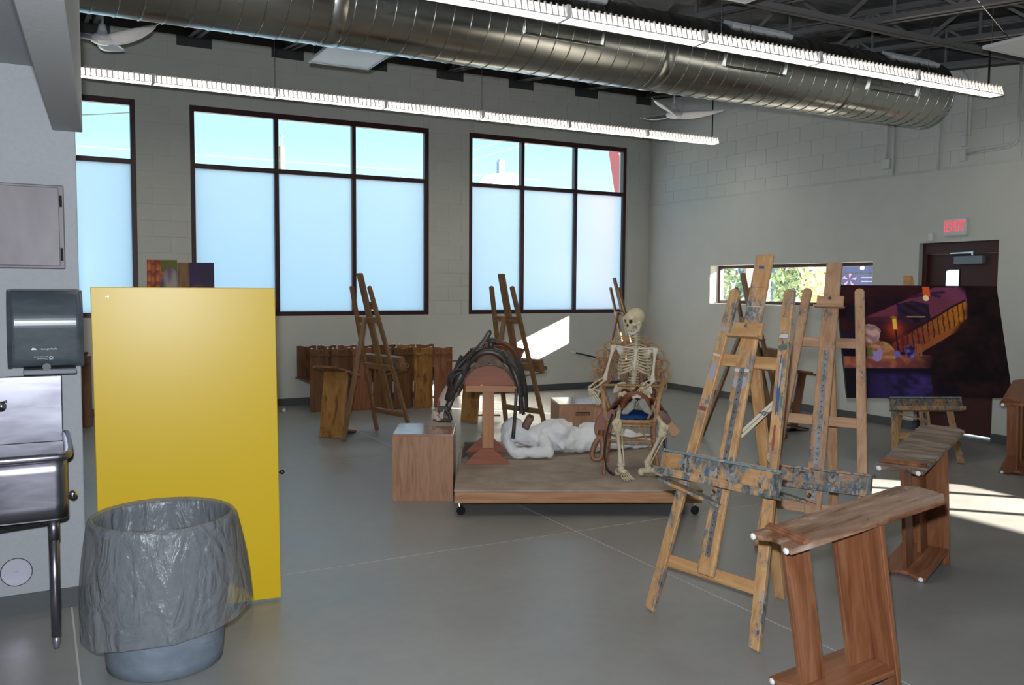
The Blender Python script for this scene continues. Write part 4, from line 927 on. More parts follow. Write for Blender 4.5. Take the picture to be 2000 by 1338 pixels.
def harvest(u, v):
    n1, n2 = nz(u, v, 6, 1), nz(u, v, 18, 5); cx, cy = math.floor(u*7)+.5, math.floor(v*9+.5*(math.floor(u*7) % 2))
    d = math.hypot(u*7-cx, v*9-cy-.2); c = mixc(sl(196, 112, 62), sl(120, 48, 40), d*1.3+n1*.5)
    if v > .88 and u > .45: c = sl(96, 96, 40)
    r = math.hypot((u-.78)/.33, (v-.72)/.20)
    if r < 1: c = mixc(sl(150, 138, 132), sl(84, 56, 100), (r-.2)*.9+(.75-v)+n1*.6)
    if abs(v-.58+(u-.7)*.4) < .03 and u > .6: c = sl(90, 50, 104)
    return c
def dusk(u, v):
    n1 = nz(u, v, 4, 2); c = mixc(sl(58, 36, 76), sl(44, 40, 62), .5+n1)
    r = math.hypot((u-.35)/.5, (v-.55)/.25)
    if r < 1: c = mixc(sl(110, 84, 66), c, r*r)
    return c
canvas('harvest_canvas', 'small canvas of orange gourds and a turnip peeping above the yellow table', -.305, -.052, .99, 1.905, -.075, .25, (1.115, 8.08), -.16, 60, 160, harvest)
canvas('dusk_canvas', 'small dull purple canvas peeping above the yellow table', .052, .265, .99, 1.885, -.075, .25, (1.115, 8.08), -.16, 50, 160, dusk)

# ================================================================== art horses (drawing benches)
HW, HXS, HZT, HLP, HZ0, HT = .263, .428, .740, .822, .085, .022
def bench(kind='bench', topmat='worn', nd=.032, ch=.055):
    t = thing('drawing_bench', '', 'bench', group='pine drawing benches')
    mz, mx = kind+'Z', kind+'X'
    def panel(x1, z, nm, mat, chamfer):
        w = HW/2; pl = [(0, -w), (0, -w+.055), (nd*.4, -w+.075), (nd, -w+.105), (nd, w-.105), (nd*.4, w-.075), (0, w-.055), (0, w)]
        pl += [(x1-ch*.9, w), (x1, w-ch), (x1, -w+ch), (x1-ch*.9, -w)] if chamfer else [(x1, w), (x1, -w)]
        mm = Matrix.Translation((0, 0, z)); return MB().prism(pl, mm, HT).o(nm, mat, t, bevel=.004, seg=2)
    lp = panel(HXS-.001, HZ0, 'leg_panel', mx, False)
    fp = panel(HLP, HZT-HT, 'front_panel', topmat, True)
    for ob, z in ((lp, HZ0+HT/2), (fp, HZT-HT/2)):
        for y in (-HW/2+.026, HW/2-.026): MB().lathe([(0, .0), (.013, .0), (.014, -.006), (.009, -.010), (0, -.011)], 14, (0, y, z), Matrix.Rotation(pi/2, 3, 'Y') , cap=False).o('nylon_glide', 'glide', ob)
    MB().box((.085, 0, HZT+.006), (.030, HW-.02, .014)).box((.089, 0, HZT+.015), (.016, HW-.02, .008)).o('board_rest', mx, fp, bevel=.002)
    MB().bx(HXS, HXS+HT, -HW/2, HW/2, .0, HZT-HT-.0005).o('seat', mz, t, bevel=.003)
    MB().bx(.30, HXS-.0005, -.011, .011, HZ0+HT, HZT-HT-.0005).o('seat_rail', mz, t, bevel=.002)
    MB().bx(.055, .175, -.011, .011, HZ0+HT, HZT-HT-.0005).o('stretcher', mz, t, bevel=.002)
    return t
BENCH = {}
def put_end(px, py, yw, tilt, label, kind='bench', top='worn'):
    key = (kind, top)
    if key not in BENCH: b = bench(kind, top); BENCH[key] = b
    else: b = copy_tree(BENCH[key])
    dx = HXS*(1-math.cos(tilt)); c, s = math.cos(yw), math.sin(yw)
    b.location = (px+dx*c, py+dx*s, -HXS*math.sin(tilt)+.0005); b.rotation_euler = (0, -tilt, yw); b['label'] = label
    return b
put_end(2.648, 2.505, -.143, .178, 'nearest red-brown drawing bench, on end at the lower right, scuffed top plank')
put_end(4.319, 3.28, .34, .182, 'grey-worn drawing bench on end, second from the front, in the sun patch', 'bench', 'greyworn')
put_end(7.637, 4.683, .428, .185, 'drawing bench on end, cut by the right edge beside the exit door', 'bench', 'benchX')
put_end(3.031, 9.55, -2.233, .2, 'amber knotty drawing bench on end beside the far left easel', 'knotty', 'bench' + 'X')
put_end(4.975, 9.721, -2.732, .11, 'amber knotty drawing bench on end behind the saddle stand', 'knotty', 'bench' + 'X')
put_end(7.866, 7.422, 3.169, .188, 'dark drawing bench on end behind the two front easels', 'bench', 'benchX')
# the row parked on its feet along the window wall
Rup = Matrix(((0, 1, 0), (0, 0, -1), (-1, 0, 0)))     # turned feet up
for k in range(8):
    kn = 'knotty' if k == 5 else 'bench' if k in (2, 6) else 'dark'; key = (kn, kn+'X', .014, .018)
    if key not in BENCH: BENCH[key] = bench(*key); b = BENCH[key]
    else: b = copy_tree(BENCH[key])
    x, y = (3.215+.268*k, 11.185-.052*k) if k < 7 else (.40, 11.1)
    b.rotation_euler = Rup.to_euler(); b.location = (x, y+HZT, HLP+.001)
    b['label'] = ['first', 'second', 'third', 'fourth', 'fifth', 'sixth', 'seventh'][k]+' upturned bench from the left in the row under the middle window' if k < 7 else 'upturned bench at the window wall, glimpsed between the sink wall and yellow table'

# ================================================================== laminate boxes
def cube(label, fl, fr, bl, h, slot, name='plinth_box'):
    u = Vector((fr[0]-fl[0], fr[1]-fl[1], 0)); W = u.length; u.normalize(); v = Vector((-u.y, u.x, 0)); Dp = (Vector((*bl, 0))-Vector((*fl, 0))).dot(v)
    t = thing(name, label, 'box', (*fl, 0), (0, 0, math.atan2(u.y, u.x)), 'wood-grain model stand boxes'); k = .018
    if slot:
        sx0, sx1, sz0, sz1 = W/2-.07, W/2+.07, h-.115, h-.08; mb = MB()
        for c in wall_cells(0, W, 0, h-k, [(sx0, sx1, sz0, sz1)]): mb.bx(c[0], c[1], 0, k, c[2], c[3])
        mb.o('front_panel', 'lamZ', t)
    else: MB().bx(0, W, 0, k, 0, h-k).o('front_panel', 'lamZ', t)
    MB().bx(0, W, Dp-k, Dp, 0, h-k).o('back_panel', 'lamZ', t)
    for x in (0, W-k): MB().bx(x, x+k, k, Dp-k, 0, h-k).o('side_panel', 'lamZ', t)
    MB().bx(0, W, 0, Dp, h-k, h).o('top_panel', 'lamtop', t, bevel=.001)
    return t
cube('wood-grain laminate box at the left end of the model platform', (2.365, 6.284), (2.778, 6.077), (2.608, 6.761), .517, False)
cube('wood-grain laminate box with a hand slot, behind the platform left of the chair', (4.40, 7.18), (4.83, 7.01), (4.60, 7.66), .52, True)

# ================================================================== model platform on casters
PU, PV = Vector((.8948, -.4465, 0)), Vector((.4465, .8948, 0)); PO = Vector((2.60, 5.665, 0)); PL_, PW, PZ = 1.79, 1.96, .19
t = thing('model_platform', 'low carpeted model platform on casters carrying the saddle stand and skeleton', 'platform', tuple(PO), (0, 0, math.atan2(PU.y, PU.x)))
MB().bx(0, PL_, 0, .035, .095, .175).o('front_board', 'platwood', t, bevel=.003)
MB().bx(0, PL_, PW-.035, PW, .095, .175).o('back_board', 'platwood', t, bevel=.003)
for x in (0, PL_-.035): MB().bx(x, x+.035, .035, PW-.035, .095, .175).o('side_board', 'platwood', t, bevel=.003)
MB().bx(-.004, PL_+.004, -.006, PW+.004, .1755, PZ).o('carpet_top', 'carpet', t, bevel=.006, seg=2)
for x in (.03, PL_-.06):
    for y in (.05, PW-.06):
        cs_ = MB().bx(x-.03, x+.03, y-.03, y+.03, .088, .095).bar((x, y, .09), (x+.012, y-.012, .035), .03, .03).o('caster', 'chrome', t, bevel=.002)
        MB().lathe([(0, -.014), (.03, -.014), (.034, 0), (.03, .014), (0, .014)], 18, (x+.016, y-.016, .034), Matrix.Rotation(pi/2, 3, 'X') @ Matrix.Rotation(.6, 3, 'Y'), cap=False).o('caster_wheel', 'black', cs_)
MB().bx(1.60, 1.607, -.0075, -.0005, .125, .150).o('paper_tab', 'white', t)
# clear acrylic sheet lying at the left rear of the platform
pm = lambda u, v, z=PZ: PO+PU*u+PV*v+Vector((0, 0, z))
t = tag(MB().box(pm(.17, 1.45, PZ+.004), (.30, .95, .006), Matrix.Rotation(math.atan2(PU.y, PU.x), 3, 'Z')).o('acrylic_sheet', glass('hazy_acrylic', (.86, .86, .86, 1), .22)), 'clear acrylic sheet lying on the platform left of the stand post', 'sheet')
# stool glimpsed past the yellow table
t = thing('rolling_stool', 'chrome stool foot with a white caster peeping out past the yellow table', 'stool', (2.47, 11.35, 0))
MB().lathe([(0, .47), (.17, .47), (.18, .50), (.17, .53), (0, .535)], 28, cap=False).o('seat', 'leather_br', t, smooth=True)
MB().tube([(0, 0, .06), (0, 0, .47)], .022, 12).o('column', 'chrome', t, smooth=True)
for k in range(5):
    a = 2*pi*k/5-.05; lg = MB().bar((0, 0, .085), (.31*math.cos(a), .31*math.sin(a), .060), .045, .022).o('leg', 'chrome', t, bevel=.004)
    MB().ell((.31*math.cos(a), .31*math.sin(a), .024), .0235, 12, 8).tube([(.31*math.cos(a), .31*math.sin(a), .024), (.31*math.cos(a), .31*math.sin(a), .06)], .008, 6).o('caster', 'glide', lg, smooth=True)
# ================================================================== saddle stand and black saddle
azP = math.atan2(PU.y, PU.x)
t = thing('saddle_stand', 'wooden T-shaped saddle stand with a half-round red plywood end', 'stand', (3.235, 6.39, PZ), (0, 0, azP))
g = PZ
for y, nm in ((0, 'front'), (.52, 'back')):
    MB().bx(-.048, .048, y, y+.038, .0, .597).o('post', 'standZ', t, bevel=.003)
    MB().prism([(-.20, 0), (.19, 0), (.042, .132), (-.058, .132)], Matrix(((1, 0, 0, 0), (0, 0, 1, y-.026), (0, 1, 0, 0), (0, 0, 0, 1))), .025).o('foot_gusset', 'redwood', t, bevel=.002)
    MB().prism([(.202*math.cos(a), .65+.162*math.sin(a)) for a in [pi*k/24 for k in range(25)]], Matrix(((1, 0, 0, 0), (0, 0, 1, y), (0, 1, 0, 0), (0, 0, 0, 1))), .02).o('drum_end', 'redwood', t)
MB().bx(-.187, .24, -.038, .0, .597, .650).o('cross_beam', 'standX', t, bevel=.003)
MB().bx(-.187, .24, .52, .558, .597, .650).o('cross_beam', 'standX', t, bevel=.003)
MB().bx(-.048, .048, .038, .52, .02, .05).o('floor_rail', 'standZ', t)
mb = MB()
for k in range(11):
    a = pi*(k+.5)/11; c = Vector((.196*math.cos(a), .27, .65+.156*math.sin(a))); mb.box(c, (.055, .50, .012), Matrix.Rotation(-(a-pi/2), 3, 'Y'))
mb.o('drum_slats', 'redwood', t, kind='stuff')

def saddle_skirt(u, v):     # draped over the drum
    ph = (u-.5)*2*1.95; r = 1.0; x = .232*math.sin(ph); z = .85-PZ+.187*math.cos(ph)
    if abs(ph) > pi/2:
        e_ = abs(ph)-pi/2; x = math.copysign(.232+.10*e_, ph); z = .85-PZ-.30*e_
    y = -.02+.60*v
    return (x, y, z+.02*math.sin(v*pi)*0)
t = thing('black_saddle', 'dark oiled western saddle with horn and stirrups on the wooden stand', 'saddle', (3.235, 6.39, PZ), (0, 0, azP-.06))
MB().grid(saddle_skirt, 40, 14).o('fleece_lining', 'fleece', t, smooth=True, solid=.022)
MB().grid(lambda u, v: tuple(Vector(saddle_skirt(.06+.88*u, .06+.86*v))*1.0+Vector((math.copysign(.012, u-.5), 0, .026))), 40, 14).o('skirt', 'leather_dk', t, smooth=True, solid=.012)
Zs = 1.226-PZ
pf = [(-.215, .665), (-.185, .73), (-.123, .818), (-.05, .872), (.023, .888), (.07, .870), (.113, .839), (.18, .755), (.226, .665)]
pi_ = [(.203*math.cos(a)+.01, .65+.163*math.sin(a)) for a in [pi*k/20 for k in range(21)]]
MB().prism(pf+pi_, Matrix(((1, 0, 0, 0), (0, 0, 1, -.045), (0, 1, 0, 0), (0, 0, 0, 1))), .03).o('front_fleece', 'fleece_dk', t, bevel=.008, seg=2)
# fork, gullet and horn
mb = MB().tube(chaikin([(-.205, .05, .70), (-.165, .04, .80), (-.12, .03, .875), (-.06, .02, .915), (0, .02, .925), (.06, .02, .915), (.12, .03, .875), (.165, .04, .80), (.205, .05, .70)], 2), .042, 12)
mb.ell((-.12, .09, .865), (.075, .085, .07)).ell((.12, .09, .865), (.075, .085, .07)).ell((0, .11, .885), (.11, .08, .055))
remesh(mb.o('fork', 'leather_dk', t, smooth=True), .010, 3)
MB().tube(chaikin([(-.10, -.012, .80), (-.075, -.018, .865), (0, -.02, .892), (.075, -.018, .865), (.10, -.012, .80)], 2), .020, 10).o('gullet_binding', 'leather_br', t, smooth=True)
hn = MB().tube([(.015, .06, .92), (.016, .045, .97), (.017, .03, 1.005)], [.038, .024, .030], 14).o('horn_neck', 'leather_dk', t, smooth=True)
MB().lathe([(0, -.010), (.040, -.008), (.048, .0), (.042, .010), (0, .014)], 20, (.018, .022, 1.018), Matrix.Rotation(.35, 3, 'X'), cap=False).o('horn_cap', 'leather_dk', hn, smooth=True)
def seat_s(u, v):
    x = (u-.5)*.40*(.7+.5*v); c = .885-.05*math.sin(v*pi*.9)+.075*max(0, v-.55)**1.2*3; y = .10+.40*v
    return (x+.05*v, y, c-.9*x*x*(1.1-v*.6)-.02)
MB().grid(seat_s, 20, 16).o('seat', 'leather_br', t, smooth=True, solid=.018)
mb = MB().tube(chaikin([(-.14, .40, .82), (-.11, .47, .90), (-.03, .51, .955), (.07, .515, .975), (.16, .49, .94), (.235, .44, .855), (.25, .36, .78)], 2), .020, 10)
mb.o('cantle_roll', 'leather_br', t, smooth=True)
MB().grid(lambda u, v: (.055+(.19-.02*v)*math.cos(pi*(1-u)), .50-.10*math.sin(0)-.05*abs(u-.5), .80+(.17*v)*math.sin(pi*u)**.7-.02), 18, 6).o('cantle', 'leather_br', t, smooth=True, solid=.02)
# fenders, leathers and stirrups
def strip(pts, w_, nm, mat, th=.008, nrm=(0, 1, 0)):
    p = chaikin(pts, 2); mb = MB(); n = len(p); nv = Vector(nrm)
    for i, q in enumerate(p):
        tg = (p[min(i+1, n-1)]-p[max(i-1, 0)]).normalized(); s = tg.cross(nv).normalized(); ww = w_(i/(n-1)) if callable(w_) else w_
        mb.v += [q-s*ww/2, q+s*ww/2]
    mb.f = [(2*i, 2*i+1, 2*i+3, 2*i+2) for i in range(n-1)]
    return mb.o(nm, mat, t, smooth=True, solid=th)
sk = lambda u: .10+.11*math.sin(pi*min(1, u*1.15))
strip([(-.19, .15, .86), (-.26, .12, .72), (-.31, .08, .58), (-.35, .05, .47), (-.375, .03, .40)], lambda u: .13-.05*u, 'fender', 'leather_dk', .012, (.45, .9, .2))
strip([(.20, .17, .86), (.255, .14, .74), (.285, .10, .63), (.30, .07, .52), (.305, .06, .44)], lambda u: .095-.055*u, 'fender', 'leather_dk', .012, (-.45, .9, .2))
strip([(-.115, .03, .93), (-.175, -.0, .85), (-.235, -.04, .74), (-.285, -.04, .63), (-.335, -.03, .52)], lambda u: .03+.070*math.sin(pi*min(1, .10+u*.85)), 'front_jockey', 'leather_dk', .009, (.35, 1, .1))
strip([(.12, .03, .93), (.17, .0, .85), (.222, -.03, .76), (.255, -.04, .66), (.272, -.035, .56)], lambda u: .03+.035*math.sin(pi*min(1, .10+u*.85)), 'front_jockey', 'leather_dk', .009, (-.35, 1, .1))
strip([(-.27, .06, .70), (-.335, .03, .60), (-.385, .0, .50), (-.395, -.01, .44), (-.405, -.015, .37)], .075, 'hide_cover', 'hide', .010, (.35, .9, 0))
st = MB().tube(chaikin([(-.39, .0, .435), (-.435, -.01, .39), (-.445, -.02, .362)], 1), .018, 8).tube(chaikin([(-.345, .0, .435), (-.315, -.01, .40), (-.305, -.02, .36)], 1), .017, 8).tube([(-.452, -.02, .362), (-.30, -.02, .358)], .018, 8)
st.box((-.372, .0, .452), (.085, .05, .05)); st.o('stirrup', 'leather_dk', t, smooth=False, bevel=.004)
strip([(-.43, -.03, .43), (-.435, -.03, .39), (-.42, -.03, .352)], lambda u: .05+.03*u, 'hide_toe', 'hide', .012, (.1, 1, 0))
R5 = Matrix.Rotation(.48, 3, 'Y')
MB().box((.325, .03, .345), (.062, .085, .108), R5).box(Vector((.325, .03, .345))+R5 @ Vector((0, 0, .058)), (.05, .04, .02), R5).o('stirrup', 'leather_br', t, bevel=.012, seg=2)
strip([(.30, .09, .47), (.285, .07, .42), (.29, .05, .405)], .03, 'stirrup_leather', 'leather_dk', .006)
strip([(.225, .0, .70), (.228, -.03, .60), (.225, -.04, .48), (.215, -.045, .34), (.205, -.045, .22)], lambda u: .022+.010*u, 'latigo_strap', 'leather_dk', .006)
strip([(.25, .0, .72), (.268, -.02, .62), (.262, -.02, .50), (.27, -.01, .42)], .03, 'billet_strap', 'leather_dk', .006)
# rope strap thrown over the horn
MB().tube(chaikin([(.012, -.02, 1.10), (-.005, -.03, 1.085), (-.035, -.035, 1.03), (-.10, -.03, .95), (-.20, -.02, .855), (-.28, -.03, .76), (-.33, -.02, .66)], 2), .010, 8).tube(chaikin([(.012, -.02, 1.10), (.02, -.01, 1.075), (-.01, .0, 1.03), (-.06, -.01, .96)], 2), .009, 8).o('lead_rope', 'leather_dk', t, smooth=True)
MB().tube(chaikin([(-.20, -.03, .77), (-.26, -.05, .79), (-.325, -.05, .74), (-.335, -.04, .65), (-.29, -.03, .62)], 3), .008, 8).tube(chaikin([(-.17, -.03, .74), (-.24, -.06, .76), (-.30, -.06, .70), (-.30, -.05, .63), (-.25, -.03, .60)], 3), .010, 8).o('tie_strap', 'leather_dk', t, smooth=True)
MB().lathe([(.010, -.002), (.016, 0), (.010, .002)], 14, (.02, -.045, .835), Matrix.Rotation(pi/2, 3, 'X'), cap=False).o('concho', 'chrome', t)

# ================================================================== reclining plaster figure
plc = [((3.585, 6.63, .415), .098), ((3.545, 6.60, .365), .075), ((3.66, 6.60, .37), .075)]
t = MB()
def cap(a, b, ra, rb, n=7):
    a, b = Vector(a), Vector(b)
    for k in range(n+1): q = k/n; t.ell(a.lerp(b, q), ra+(rb-ra)*q, 12, 8)
for c, r in plc: t.ell(c, (r*1.05, r*.95, r), 14, 10)
cap((3.62, 6.60, .37), (3.78, 6.53, .35), .062, .10)                   # neck
cap((3.78, 6.54, .345), (3.97, 6.49, .37), .105, .135)                  # shoulders to chest
t.ell((3.95, 6.44, .40), (.11, .10, .085), 14, 10); t.ell((3.98, 6.62, .36), (.12, .12, .12), 14, 10)
cap((3.97, 6.49, .35), (4.14, 6.46, .305), .13, .105); cap((4.14, 6.46, .305), (4.30, 6.44, .32), .105, .13)
cap((4.30, 6.42, .31), (4.56, 6.42, .28), .115, .085); cap((4.56, 6.42, .275), (4.86, 6.42, .245), .082, .055)   # near leg
cap((4.32, 6.54, .33), (4.56, 6.60, .31), .11, .09); cap((4.56, 6.60, .30), (4.90, 6.58, .25), .085, .052)
cap((4.90, 6.58, .245), (5.02, 6.55, .235), .048, .038); cap((4.86, 6.42, .245), (4.98, 6.38, .235), .05, .038)
cap((3.80, 6.45, .34), (3.78, 6.34, .255), .065, .055); cap((3.78, 6.34, .25), (3.52, 6.46, .238), .052, .045)       # near arm along the floor
cap((3.52, 6.46, .238), (3.49, 6.53, .33), .042, .036); cap((3.49, 6.53, .33), (3.50, 6.56, .40), .034, .03)         # wrist up to the head
cap((3.80, 6.62, .34), (3.62, 6.74, .27), .06, .05)
for k in range(4): cap((3.49+.012*k, 6.535+.008*k, .37), (3.53+.014*k, 6.555+.008*k, .445-.008*k), .015, .012, 4)     # fingers on the brow
for a_, b_, r_ in (((3.86, 6.43, .30), (3.98, 6.40, .46), .030), ((3.94, 6.38, .28), (4.05, 6.42, .455), .030), ((3.76, 6.46, .30), (3.88, 6.46, .43), .026), ((4.00, 6.44, .455), (4.10, 6.50, .40), .030), ((4.16, 6.38, .27), (4.36, 6.38, .39), .026), ((4.30, 6.36, .27), (4.56, 6.38, .31), .024), ((4.06, 6.40, .26), (4.14, 6.42, .40), .028)): cap(a_, b_, r_, r_*.7)
t.ell((3.60, 6.625, .42), (.104, .10, .10), 16, 12)
pl = t.o('plaster_figure', 'plaster', None, off=(4.2, 6.5, PZ)); pl.location = (4.2, 6.5, PZ)
tag(pl, 'white plaster figure lying on its side on the platform, head on hand behind the stand', 'sculpture')
remesh(pl, .014, 2)
tx = bpy.data.textures.new('plaster_lumps', 'CLOUDS'); tx.noise_scale = .075; tx.noise_depth = 4
md = pl.modifiers.new('lumps', 'DISPLACE'); md.texture = tx; md.strength = .045; md.mid_level = .5

# ================================================================== wicker chair
CA = math.radians(90-36.4); cx = Vector((math.sin(CA), -math.cos(CA), 0)); cyv = Vector((math.cos(CA), math.sin(CA), 0))
CO = (4.075, 5.50, PZ); CR = math.atan2(cx.y, cx.x)
CC = Vector(CO)-cx*.045
t = thing('wicker_chair', 'honey wicker peacock armchair with a fan of loops and blue seat cushion', 'chair', tuple(CC), (0, 0, CR))
h = lambda z: z-PZ
FB, FZ = .50, h(.95)      # fan plane depth and centre height
MB().tube(chaikin([(-.19, 0, h(.605)), (.19, 0, h(.605)), (.21, .20, h(.605)), (.19, .42, h(.605)), (-.19, .42, h(.605)), (-.21, .20, h(.605))], 2, True), .016, 10, closed=True).tube(chaikin([(-.185, 0, h(.575)), (.185, 0, h(.575)), (.20, .20, h(.575)), (.185, .42, h(.575)), (-.185, .42, h(.575)), (-.20, .20, h(.575))], 2, True), .011, 8, closed=True).o('seat_rim', 'wicker', t, smooth=True)
MB().bx(-.18, .18, .01, .41, h(.585), h(.600)).o('seat_weave', 'wicker_br', t, bevel=.005)
MB().ell((0, .205, h(.632)), (.185, .20, .032), 28, 12).o('seat_cushion', 'bluecush', t, smooth=True)
for x, y, x2, y2, r in ((-.18, .01, -.20, -.03, .016), (.18, .01, .215, -.03, .017), (-.17, .41, -.19, .46, .015), (.17, .41, .20, .46, .015)):
    MB().tube(chaikin([(x, y, h(.60)), (x*1.0, y, h(.45)), (x2*.97, y2, h(.30)), (x2, y2, .0)], 2), [r]*10 if False else r, 10).o('leg', 'wicker_br', t, smooth=True)
MB().tube([(-.185, 0, h(.46)), (0, .01, h(.445)), (.19, -.01, h(.46))], .009, 8).tube([(-.185, .02, h(.445)), (.19, .42, h(.43))], .008, 8).tube([(.185, .02, h(.445)), (-.18, .42, h(.43))], .008, 8).tube([(.06, .0, h(.565)), (.11, .0, h(.50)), (.17, -.01, h(.36))], .007, 8).o('stretcher', 'wicker', t, smooth=True)
mb = MB()
for x0, s in ((.045, 1), (.095, -1), (-.08, 1), (-.13, -1)):
    mb.tube([(x0+s*(.004+.003*k)*math.cos(k*.7), -.004, h(.545)+(.004+.003*k)*math.sin(k*.7)) for k in range(14)], .0045, 6)
mb.o('scroll_work', 'wicker', t, smooth=True)
# fan back: loops round the edge, woven inner rim and radiating canes
for ring, (R0_, lr, n, a0, a1) in enumerate(((.262, .050, 13, -.45, pi+.45), (.222, .040, 12, -.38, pi+.38), (.185, .030, 12, -.35, pi+.35))):
    for k in range(n):
        a = a0+(a1-a0)*k/(n-1); c = Vector((R0_*1.06*math.cos(a)-.012, FB+.03*math.sin(a), FZ+R0_*math.sin(a)*.98))
        MB().tube([c+Vector((lr*math.cos(b_), 0, lr*math.sin(b_))) for b_ in [2*pi*i/16 for i in range(16)]], .0062, 6, closed=True).tube([c+Vector((lr*.72*math.cos(b_), .004, lr*.72*math.sin(b_))) for b_ in [2*pi*i/14 for i in range(14)]], .004, 5, closed=True).o('back_loop', 'wicker' if ring == 0 else 'wicker_br', t, smooth=True)
arc = [(r_*math.cos(a), FB+.01, FZ+r_*math.sin(a)*.98) for r_ in (.165,) for a in [-.5+(pi+1.0)*k/24 for k in range(25)]]
MB().tube(arc, .010, 8).o('inner_rim', 'wicker_br', t, smooth=True)
for k in range(13):
    a = .12+(pi-.24)*k/12; MB().tube([(.03*math.cos(a), FB-.02, h(.80)+.02*math.sin(a)), (.165*math.cos(a), FB+.008, FZ+.162*math.sin(a))], .0045, 6).o('back_cane', 'wicker_br', t, smooth=True)
for s in (-1, 1):
    MB().tube(chaikin([(s*.17, .42, h(.605)), (s*.20, FB-.02, h(.72)), (s*.262, FB, h(.86)), (s*.245, FB, h(.95))], 2), .018, 10).o('back_post', 'wicker_br', t, smooth=True)
    MB().tube(chaikin([(s*.255, FB-.02, h(.86)), (s*.24, .36, h(.83)), (s*.235, .18, h(.825)), (s*.215, .06, h(.80)), (s*.21, .03, h(.74)), (s*.20, .04, h(.66)), (s*.185, .05, h(.61))], 3), [.020]*0 or .019, 10).o('arm', 'wicker', t, smooth=True)
    MB().tube(chaikin([(s*.20, .05, h(.79)), (s*.17, .05, h(.70)), (s*.13, .06, h(.62))], 2), .009, 8).o('arm_brace', 'wicker', t, smooth=True)
MB().tube([(-.24, .37, h(.845)), (0, .36, h(.85)), (.24, .37, h(.845))], .012, 8).tube(chaikin([(-.12, .36, h(.62)), (-.13, .36, h(.78)), (-.05, .36, h(.84)), (.03, .36, h(.78)), (.04, .36, h(.62))], 3), .008, 8).o('back_rail', 'wicker', t, smooth=True)

# ================================================================== brown saddle slung over the chair seat
t = thing('brown_saddle', 'red-brown saddle with grey felt panels laid over the wicker chair seat', 'saddle', CO, (0, 0, CR))
MB().tube(chaikin([(-.108, .10, h(.705)), (-.098, .085, h(.765)), (-.055, .075, h(.805)), (-.008, .07, h(.81)), (.04, .075, h(.80)), (.076, .085, h(.765)), (.086, .10, h(.705))], 2), [.022, .030, .036, .034, .030, .028, .028, .028, .028, .028, .028, .028, .028, .028, .028, .030, .034, .036, .032, .030, .022, .022][:0] or .029, 12).o('pommel_arch', 'leather_rd', t, smooth=True)
MB().tube([(-.035, .045, h(.785)), (0, .04, h(.80)), (.03, .045, h(.79))], .012, 8).o('gullet_plate', 'bonew', t, smooth=True)
MB().add([(-.005, .05, h(.782)), (-.03, .06, h(.775)), (-.115, .06, h(.675)), (-.12, .06, h(.652)), (-.07, .05, h(.655)), (-.02, .05, h(.70))], [(0, 1, 2, 3, 4, 5)]).o('felt_panel', 'felt', t, solid=.03, bevel=.008)
MB().add([(.02, .05, h(.778)), (.055, .06, h(.785)), (.105, .06, h(.70)), (.12, .06, h(.648)), (.06, .05, h(.675)), (.01, .05, h(.73))], [(0, 1, 2, 3, 4, 5)]).o('felt_panel', 'felt', t, solid=.03, bevel=.008)
MB().grid(lambda u, v: ((u-.5)*.30, .10+.33*v, h(.79)-.06*math.sin(v*pi)+.05*v*v-1.6*((u-.5)*.30)**2), 16, 12).o('seat', 'leather_br', t, smooth=True, solid=.02)
for s, pl2, mt_ in ((-1, [(-.16, .70), (-.25, .69), (-.315, .62), (-.335, .53), (-.31, .465), (-.24, .455), (-.19, .52), (-.17, .62)], 'leather_rd'), (1, [(.14, .70), (.205, .70), (.25, .66), (.268, .60), (.25, .545), (.19, .55), (.15, .62)], 'leather_br')):
    pq = [tuple(q[:2]) for q in chaikin([(a, b, 0) for a, b in pl2], 2, True)]
    MB().prism([(x, h(z)) for x, z in pq], Matrix(((1, 0, 0, 0), (0, 0, 1, .03), (0, 1, 0, 0), (0, 0, 0, 1))), .014).o('flap', mt_, t, bevel=.004)
    strip([(s*.10, .09, h(.775)), (s*.155, .09, h(.735)), (s*.20, .07, h(.69)), (s*.235, .05, h(.665))], .12, 'skirt', 'leather_br', .012, (0, .5, 1))
MB().tube(chaikin([(-.285, .02, h(.475)), (-.325, .015, h(.42)), (-.345, .01, h(.345)), (-.335, .01, h(.305)), (-.30, .01, h(.295)), (-.265, .01, h(.315)), (-.258, .015, h(.40)), (-.272, .02, h(.475))], 2, True), .020, 8, closed=True).o('stirrup', 'stirrup_wood', t, smooth=True)
strip([(-.27, .03, h(.53)), (-.275, .03, h(.47)), (-.28, .02, h(.455))], .05, 'stirrup_leather', 'leather_rd', .010)
strip([(-.185, .0, h(.66)), (-.225, -.03, h(.52)), (-.245, -.04, h(.36)), (-.225, -.05, h(.23)), (-.165, -.07, h(.199))], .026, 'cinch_strap', 'leather_dk', .006, (.8, .6, 0))
strip([(-.10, -.10, h(.198)), (-.06, -.11, h(.197)), (-.015, -.11, h(.197))], .02, 'strap_end', 'leather_dk', .005, (0, 0, 1))
strip([(.215, .03, h(.50)), (.225, .0, h(.40)), (.24, -.02, h(.30)), (.285, -.04, h(.215)), (.35, -.05, h(.199))], .034, 'cinch_strap', 'leather_dk', .006, (.6, .8, 0))
MB().prism([(-.05, -.035), (.05, -.04), (.062, .0), (.05, .04), (-.05, .035)], Matrix(((.60, .78, 0, .275), (0, 0, 1, -.02), (-.80, .62, 0, h(.56)), (0, 0, 0, 1))), .012).o('leather_tab', 'leather_tan', t, bevel=.004)

